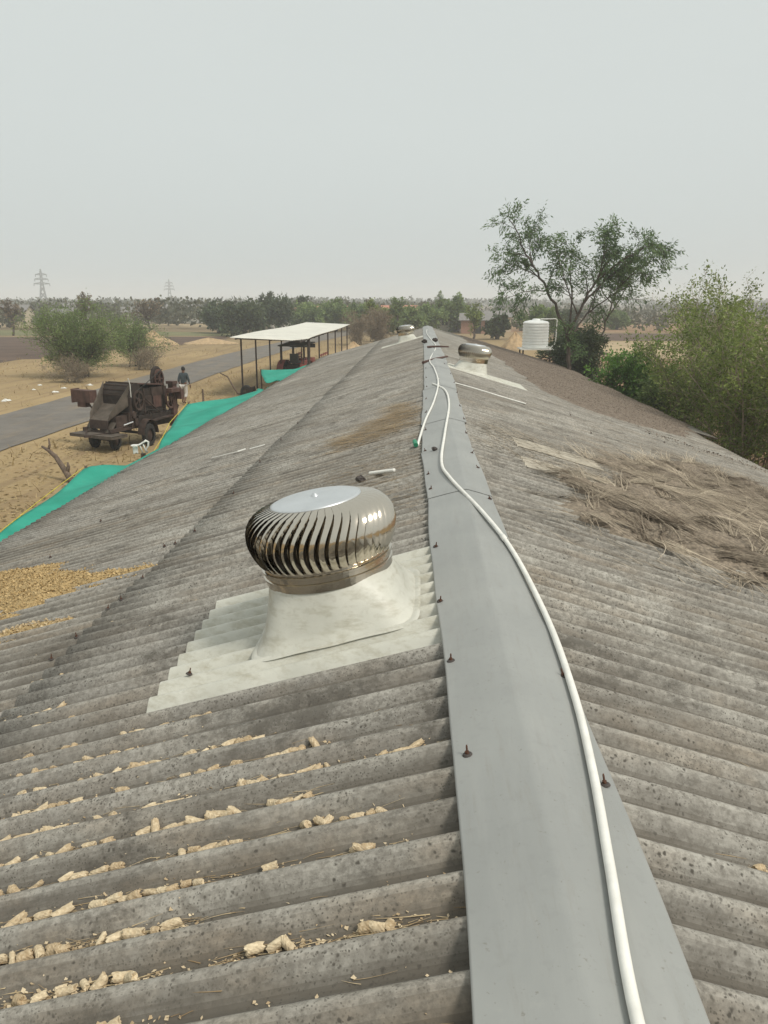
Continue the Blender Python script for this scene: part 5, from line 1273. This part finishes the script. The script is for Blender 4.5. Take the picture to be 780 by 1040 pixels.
# far tree belts that read as one mass
def belt(seed, n, yr, xr, hr, leaf, label, q=60, ls=1.3, gapn=0.0):
    g_ = np.random.default_rng(seed); C = []; Tt = []; tv = []
    for i in range(n):
        y = g_.uniform(*yr); x = g_.uniform(*xr) * y / yr[1]; h = g_.uniform(*hr); r_ = h * g_.uniform(.45, .8)
        m_ = int(q * g_.uniform(.6, 1.3)); p = g_.normal(0, 1, (m_, 3)); p /= np.linalg.norm(p, axis=1, keepdims=True); p *= (g_.random((m_, 1)) ** .4)
        c_ = p * np.array([r_, r_, h * .42]) + np.array([x, y, h * .56]); c_ += g_.normal(0, .3, c_.shape)
        C.append(c_); Tt.append(np.clip(g_.normal(g_.uniform(.15, .85), .12, m_), 0, 1))
    C = np.concatenate(C); V = leafquads(C, g_.normal(0, 1, C.shape), ls, .75, g_)
    o = raw('distant_woods', V, np.arange(len(V)).reshape(-1, 4), leaf, None, np.concatenate(Tt)); return tag(o, label, 'woods', kind='stuff')
belt(1, 330, (230, 420), (-330, 20), (2.2, 4.8), M['leaf_far'], 'hazy belt of scrub and trees beyond the left settlement', 60, 1.2)
belt(2, 380, (420, 800), (-560, 120), (3.5, 6.8), M['leaf_far'], 'pale distant tree line on the left horizon', 45, 1.8)
belt(3, 300, (260, 560), (-10, 460), (2.0, 4.2), M['leaf_far'], 'scattered low scrub across the plain on the right', 36, 1.1)
belt(4, 330, (650, 1500), (-300, 1100), (4, 7), M['leaf_far'], 'faint tree line on the right horizon', 34, 2.4)
belt(5, 260, (135, 225), (-150, -14), (2.2, 5.5), M['leaf_far'], 'scrub around the small houses on the left', 60, .8)
belt(7, 120, (130, 260), (16, 190), (1.6, 3.6), M['leaf_far'], 'low scrub along the field edges on the right', 50, .7)
belt(6, 70, (136, 200), (-28, 12), (2.5, 5.0), M['leaf_far'], 'scrub around the village beyond the roof end', 70, .7)

# dry grass along the verges
n = 15000; g_ = np.random.default_rng(71)
x = np.concatenate([g_.uniform(-34, -18.2, n // 2), g_.uniform(-13.2, -5.3, n // 2)]); y = 14 + 80 * g_.random(n) ** 1.4
d = vnoise(x, y, .5, 71); s = d > g_.uniform(-.6, .9, n); x = x[s]; y = y[s]; n = len(x)
o = strands(np.stack([x, y, np.zeros(n)], -1), np.stack([g_.normal(0, .7, n), g_.normal(0, .7, n), np.full(n, .6)], -1), g_.uniform(.08, .34, n), g_.uniform(.02, .05, n), g_.random(n), M['grass'], 'dry_grass', .3, 2, 0, seed=72)
tag(o, 'dry straw coloured grass tufts on the verges of the road', 'grass', kind='stuff')
n = 9000; x = g_.uniform(-13.3, -5.2, n); y = 12 + 36 * g_.random(n); s = vnoise(x, y, .8, 5) > g_.uniform(-.8, .6, n)
crumbs('ground_straw', np.stack([x[s], y[s], np.full(s.sum(), .012)], -1), .11, M['grass'], 15, 'scattered straw and husks on the bare ground by the machine', 'straw', .05)
# stones and rubbish along the verge
def rubbish(x, y, s, m, label, name='plastic_rag', cat='rubbish', grp=None):
    s *= .6
    r = random.Random(int(abs(x * y) * 10)); b = MB(); ph = [r.uniform(0, 6) for _ in range(3)]
    b.grid(lambda u, v: ((u - .5) * s * 1.6 + .1 * s * math.sin(v * 9 + ph[0]), (v - .5) * s + .1 * s * math.sin(u * 8 + ph[1]), s * .18 * math.sin(PI * u) * math.sin(PI * v) * (1.3 + math.sin(u * 14 + ph[2]) * .6) + .01), 12, 8)
    o = b.build(name, m, smooth=True); o.location = (x, y, 0); o.rotation_euler = (0, 0, r.uniform(0, 3)); return tag(o, label, cat, grp)
rubbish(-20.4, 38.6, .55, M['white'], 'largest pale plastic rag lying beside the far road edge on the left')
for i, (x, y, s) in enumerate([(-19.7, 42.5, .4), (-20.1, 44.5, .35), (-19.3, 46.2, .45), (-21.4, 43.6, .3), (-22.2, 46.0, .35)]):
    rubbish(x, y, s, M['white'], 'small pale scrap of rubbish on the far verge below the wide thorn shrub', grp='pale scraps on the far verge')
# soil and straw heaps
def mound(loc, rx, ry, h, m, seed, label, name='soil_heap', cat='heap'):
    b = MB(); g_ = random.Random(seed); ph = [g_.uniform(0, 6) for _ in range(5)]
    def fn(u, v):
        a = 2 * PI * u; R_ = v * (1 + .12 * math.sin(3 * a + ph[0]) + .07 * math.sin(7 * a + ph[1]))
        return (rx * R_ * math.cos(a), ry * R_ * math.sin(a), h * max(0, 1 - v) ** .85 * (1 + .12 * math.sin(5 * a + ph[2] + v * 6)) - .03 * (v > .95))
    b.grid(fn, 36, 12); o = b.build(name, m, smooth=True); o.location = loc; return tag(o, label, cat)
mound((9.6, 84, 0), 1.5, 1.4, 1.6, M['soilheap'], 1, 'pale sandy heap in the field left of the water tank')
mound((-29.3, 88, 0), 2.6, 2.0, 1.5, M['soilheap'], 2, 'pale straw heap beyond the road right of the thorn shrubs')
mound((-24.4, 93, 0), 3.2, 2.2, .6, M['soilheap'], 3, 'low brown bank beyond the road right of the straw heap')
mound((-6.3, 76, 0), 1.6, 2.0, 1.0, M['soilheap'], 4, 'low brown heap beside the far end of the shelter')

# ------------------------------------------------------------------ small houses far off
def house(x, y, w, d, h, rz, wall, roof, label, name='small_house'):
    root = empty(name, (x, y, 0), rz, label, 'house')
    b = MB(); b.box((0, 0, h / 2), (w, d, h)); b.add([(-w / 2, -d / 2, h), (-w / 2, d / 2, h), (-w / 2, 0, h + d * .2), (w / 2, -d / 2, h), (w / 2, d / 2, h), (w / 2, 0, h + d * .2)], [(0, 1, 2), (5, 4, 3)])
    b.build('wall', wall, root)
    b = MB()
    for s in (-1, 1):
        e = .35; b.add([(-w / 2 - e, s * (d / 2 + e), h - .12), (w / 2 + e, s * (d / 2 + e), h - .12), (w / 2 + e, 0, h + d * .2 + .06), (-w / 2 - e, 0, h + d * .2 + .06),
               (-w / 2 - e, s * (d / 2 + e), h - .04), (w / 2 + e, s * (d / 2 + e), h - .04), (w / 2 + e, 0, h + d * .2 + .14), (-w / 2 - e, 0, h + d * .2 + .14)],
              [(0, 1, 2, 3), (7, 6, 5, 4), (0, 4, 5, 1), (1, 5, 6, 2), (3, 2, 6, 7), (0, 3, 7, 4)])
    b.build('roof', roof, root)
    b = MB(); b.box((0, -d / 2 - .02, 1.0), (.95, .08, 2.0)); b.build('door', M['glassdark'], root)
    for k in ([-.3, .3] if w > 5 else [.3]):
        b = MB(); b.box((k * w, -d / 2 - .02, 1.5), (.9, .08, .9)); b.build('window', M['glassdark'], root)
    return root
pinkroof = simple('faded_tile_roof', (0.42, 0.20, 0.14), .85); greyroof = simple('grey_sheet_roof', (0.20, 0.19, 0.18), .7)
whitewash = simple('whitewashed_wall', (0.60, 0.57, 0.51), .9); brickw = simple('brick_wall', (0.33, 0.19, 0.14), .9); cream = simple('cream_wall', (0.52, 0.45, 0.33), .9)
HS = [(-76, 150, 6, 5, 2.9, .1, cream, greyroof, 'cream house at the far left edge of the settlement'),
      (-66.5, 152, 5, 4, 2.4, -.2, whitewash, greyroof, 'small whitewashed house among scrub left of the nearest pylon'),
      (-58, 165, 5, 4, 2.6, .3, whitewash, greyroof, 'whitewashed house below the nearest pylon'),
      (-78, 185, 7, 5, 3.0, 0, whitewash, greyroof, 'distant whitewashed house behind the cream one'),
      (-62, 208, 3.6, 3.4, 2.6, .2, brickw, pinkroof, 'small house with an orange tiled roof right of the thorn shrubs'),
      (-52, 178, 8, 5, 2.8, .1, whitewash, greyroof, 'long pale house behind the wide thorn shrub'),
      (-21.5, 142, 9, 5, 2.7, .05, whitewash, pinkroof, 'long house with faded pink roof seen above the shelter roof'),
      (-12.5, 146, 7, 5, 2.7, -.05, cream, pinkroof, 'pink roofed house at the far end of the shelter roof'),
      (-4.0, 150, 6, 5, 2.8, .1, brickw, pinkroof, 'pink roofed house just beyond the farthest ventilator'),
      (0.6, 138, 5, 4, 2.5, -.1, brickw, pinkroof, 'brick house with a red tiled roof left of the ridge end'),
      (5.0, 131, 5.5, 4, 2.4, .15, whitewash, greyroof, 'grey roofed house right beside the ridge end'),
      (8.6, 124, 5, 4, 2.0, -.1, brickw, greyroof, 'low brick hut with grey roof right of the ridge end'),
      (11.5, 132, 5, 4, 2.3, .1, cream, greyroof, 'grey roofed hut behind the umbrella shaped tree')]
for a in HS: house(*a)

# ------------------------------------------------------------------ pylons
def pylon(x, y, h, label):
    root = empty('pylon', (x, y, 0), .3, label, 'pylon', 'lattice pylons on the horizon'); t = .55
    w0, w1 = h * .10, h * .022; b = MB()
    lv = [0, .22, .4, .54, .66, .76, .86, 1.0]
    def cr(f, i): w = w0 + (w1 - w0) * min(1, f / .66); return Vector(((1, 1, -1, -1)[i] * w, (1, -1, -1, 1)[i] * w, h * f))
    for a, c in zip(lv, lv[1:]):
        for i in range(4):
            if c == 1.0: b.beam(cr(a, i), (0, 0, h), t)
            else:
                b.beam(cr(a, i), cr(c, i), t); j = (i + 1) % 4; b.beam(cr(a, i), cr(c, j), t * .7); b.beam(cr(a, j), cr(c, i), t * .7)
    b.build('mast', M['galv'], root)
    for f, L_ in ((.62, .20), (.74, .17), (.86, .14)):
        b = MB()
        for s in (-1, 1):
            b.beam((s * w1, 0, h * (f + .03)), (s * L_ * h, 0, h * f), t); b.beam((s * w1, 0, h * f - .3), (s * L_ * h, 0, h * f), t); b.beam((s * L_ * h, 0, h * f), (s * L_ * h, 0, h * f - 1.6), t * .8)
        b.build('crossarm', M['galv'], root)
pylon(-268, 575, 26, 'taller lattice pylon on the horizon above the wide thorn shrub, nearer the left edge')
pylon(-250, 812, 25, 'smaller fainter lattice pylon above the trees right of the thorn shrub')

# ------------------------------------------------------------------ dusty air
hz = MB(); hz.box((0, 2300, 15.5), (9400, 6200, 33))
m = bpy.data.materials.new('dusty_air'); m.use_nodes = True; n_ = m.node_tree; n_.nodes.remove(n_.nodes['Principled BSDF'])
pv = n_.nodes.new('ShaderNodeVolumePrincipled'); pv.inputs['Density'].default_value = 0.0011
pv.inputs['Color'].default_value = (.97, .985, 1.0, 1); pv.inputs['Anisotropy'].default_value = .0
n_.links.new(pv.outputs[0], n_.nodes['Material Output'].inputs['Volume'])
tag(hz.build('haze', m), 'pale dusty haze over the plain', 'haze', kind='stuff')
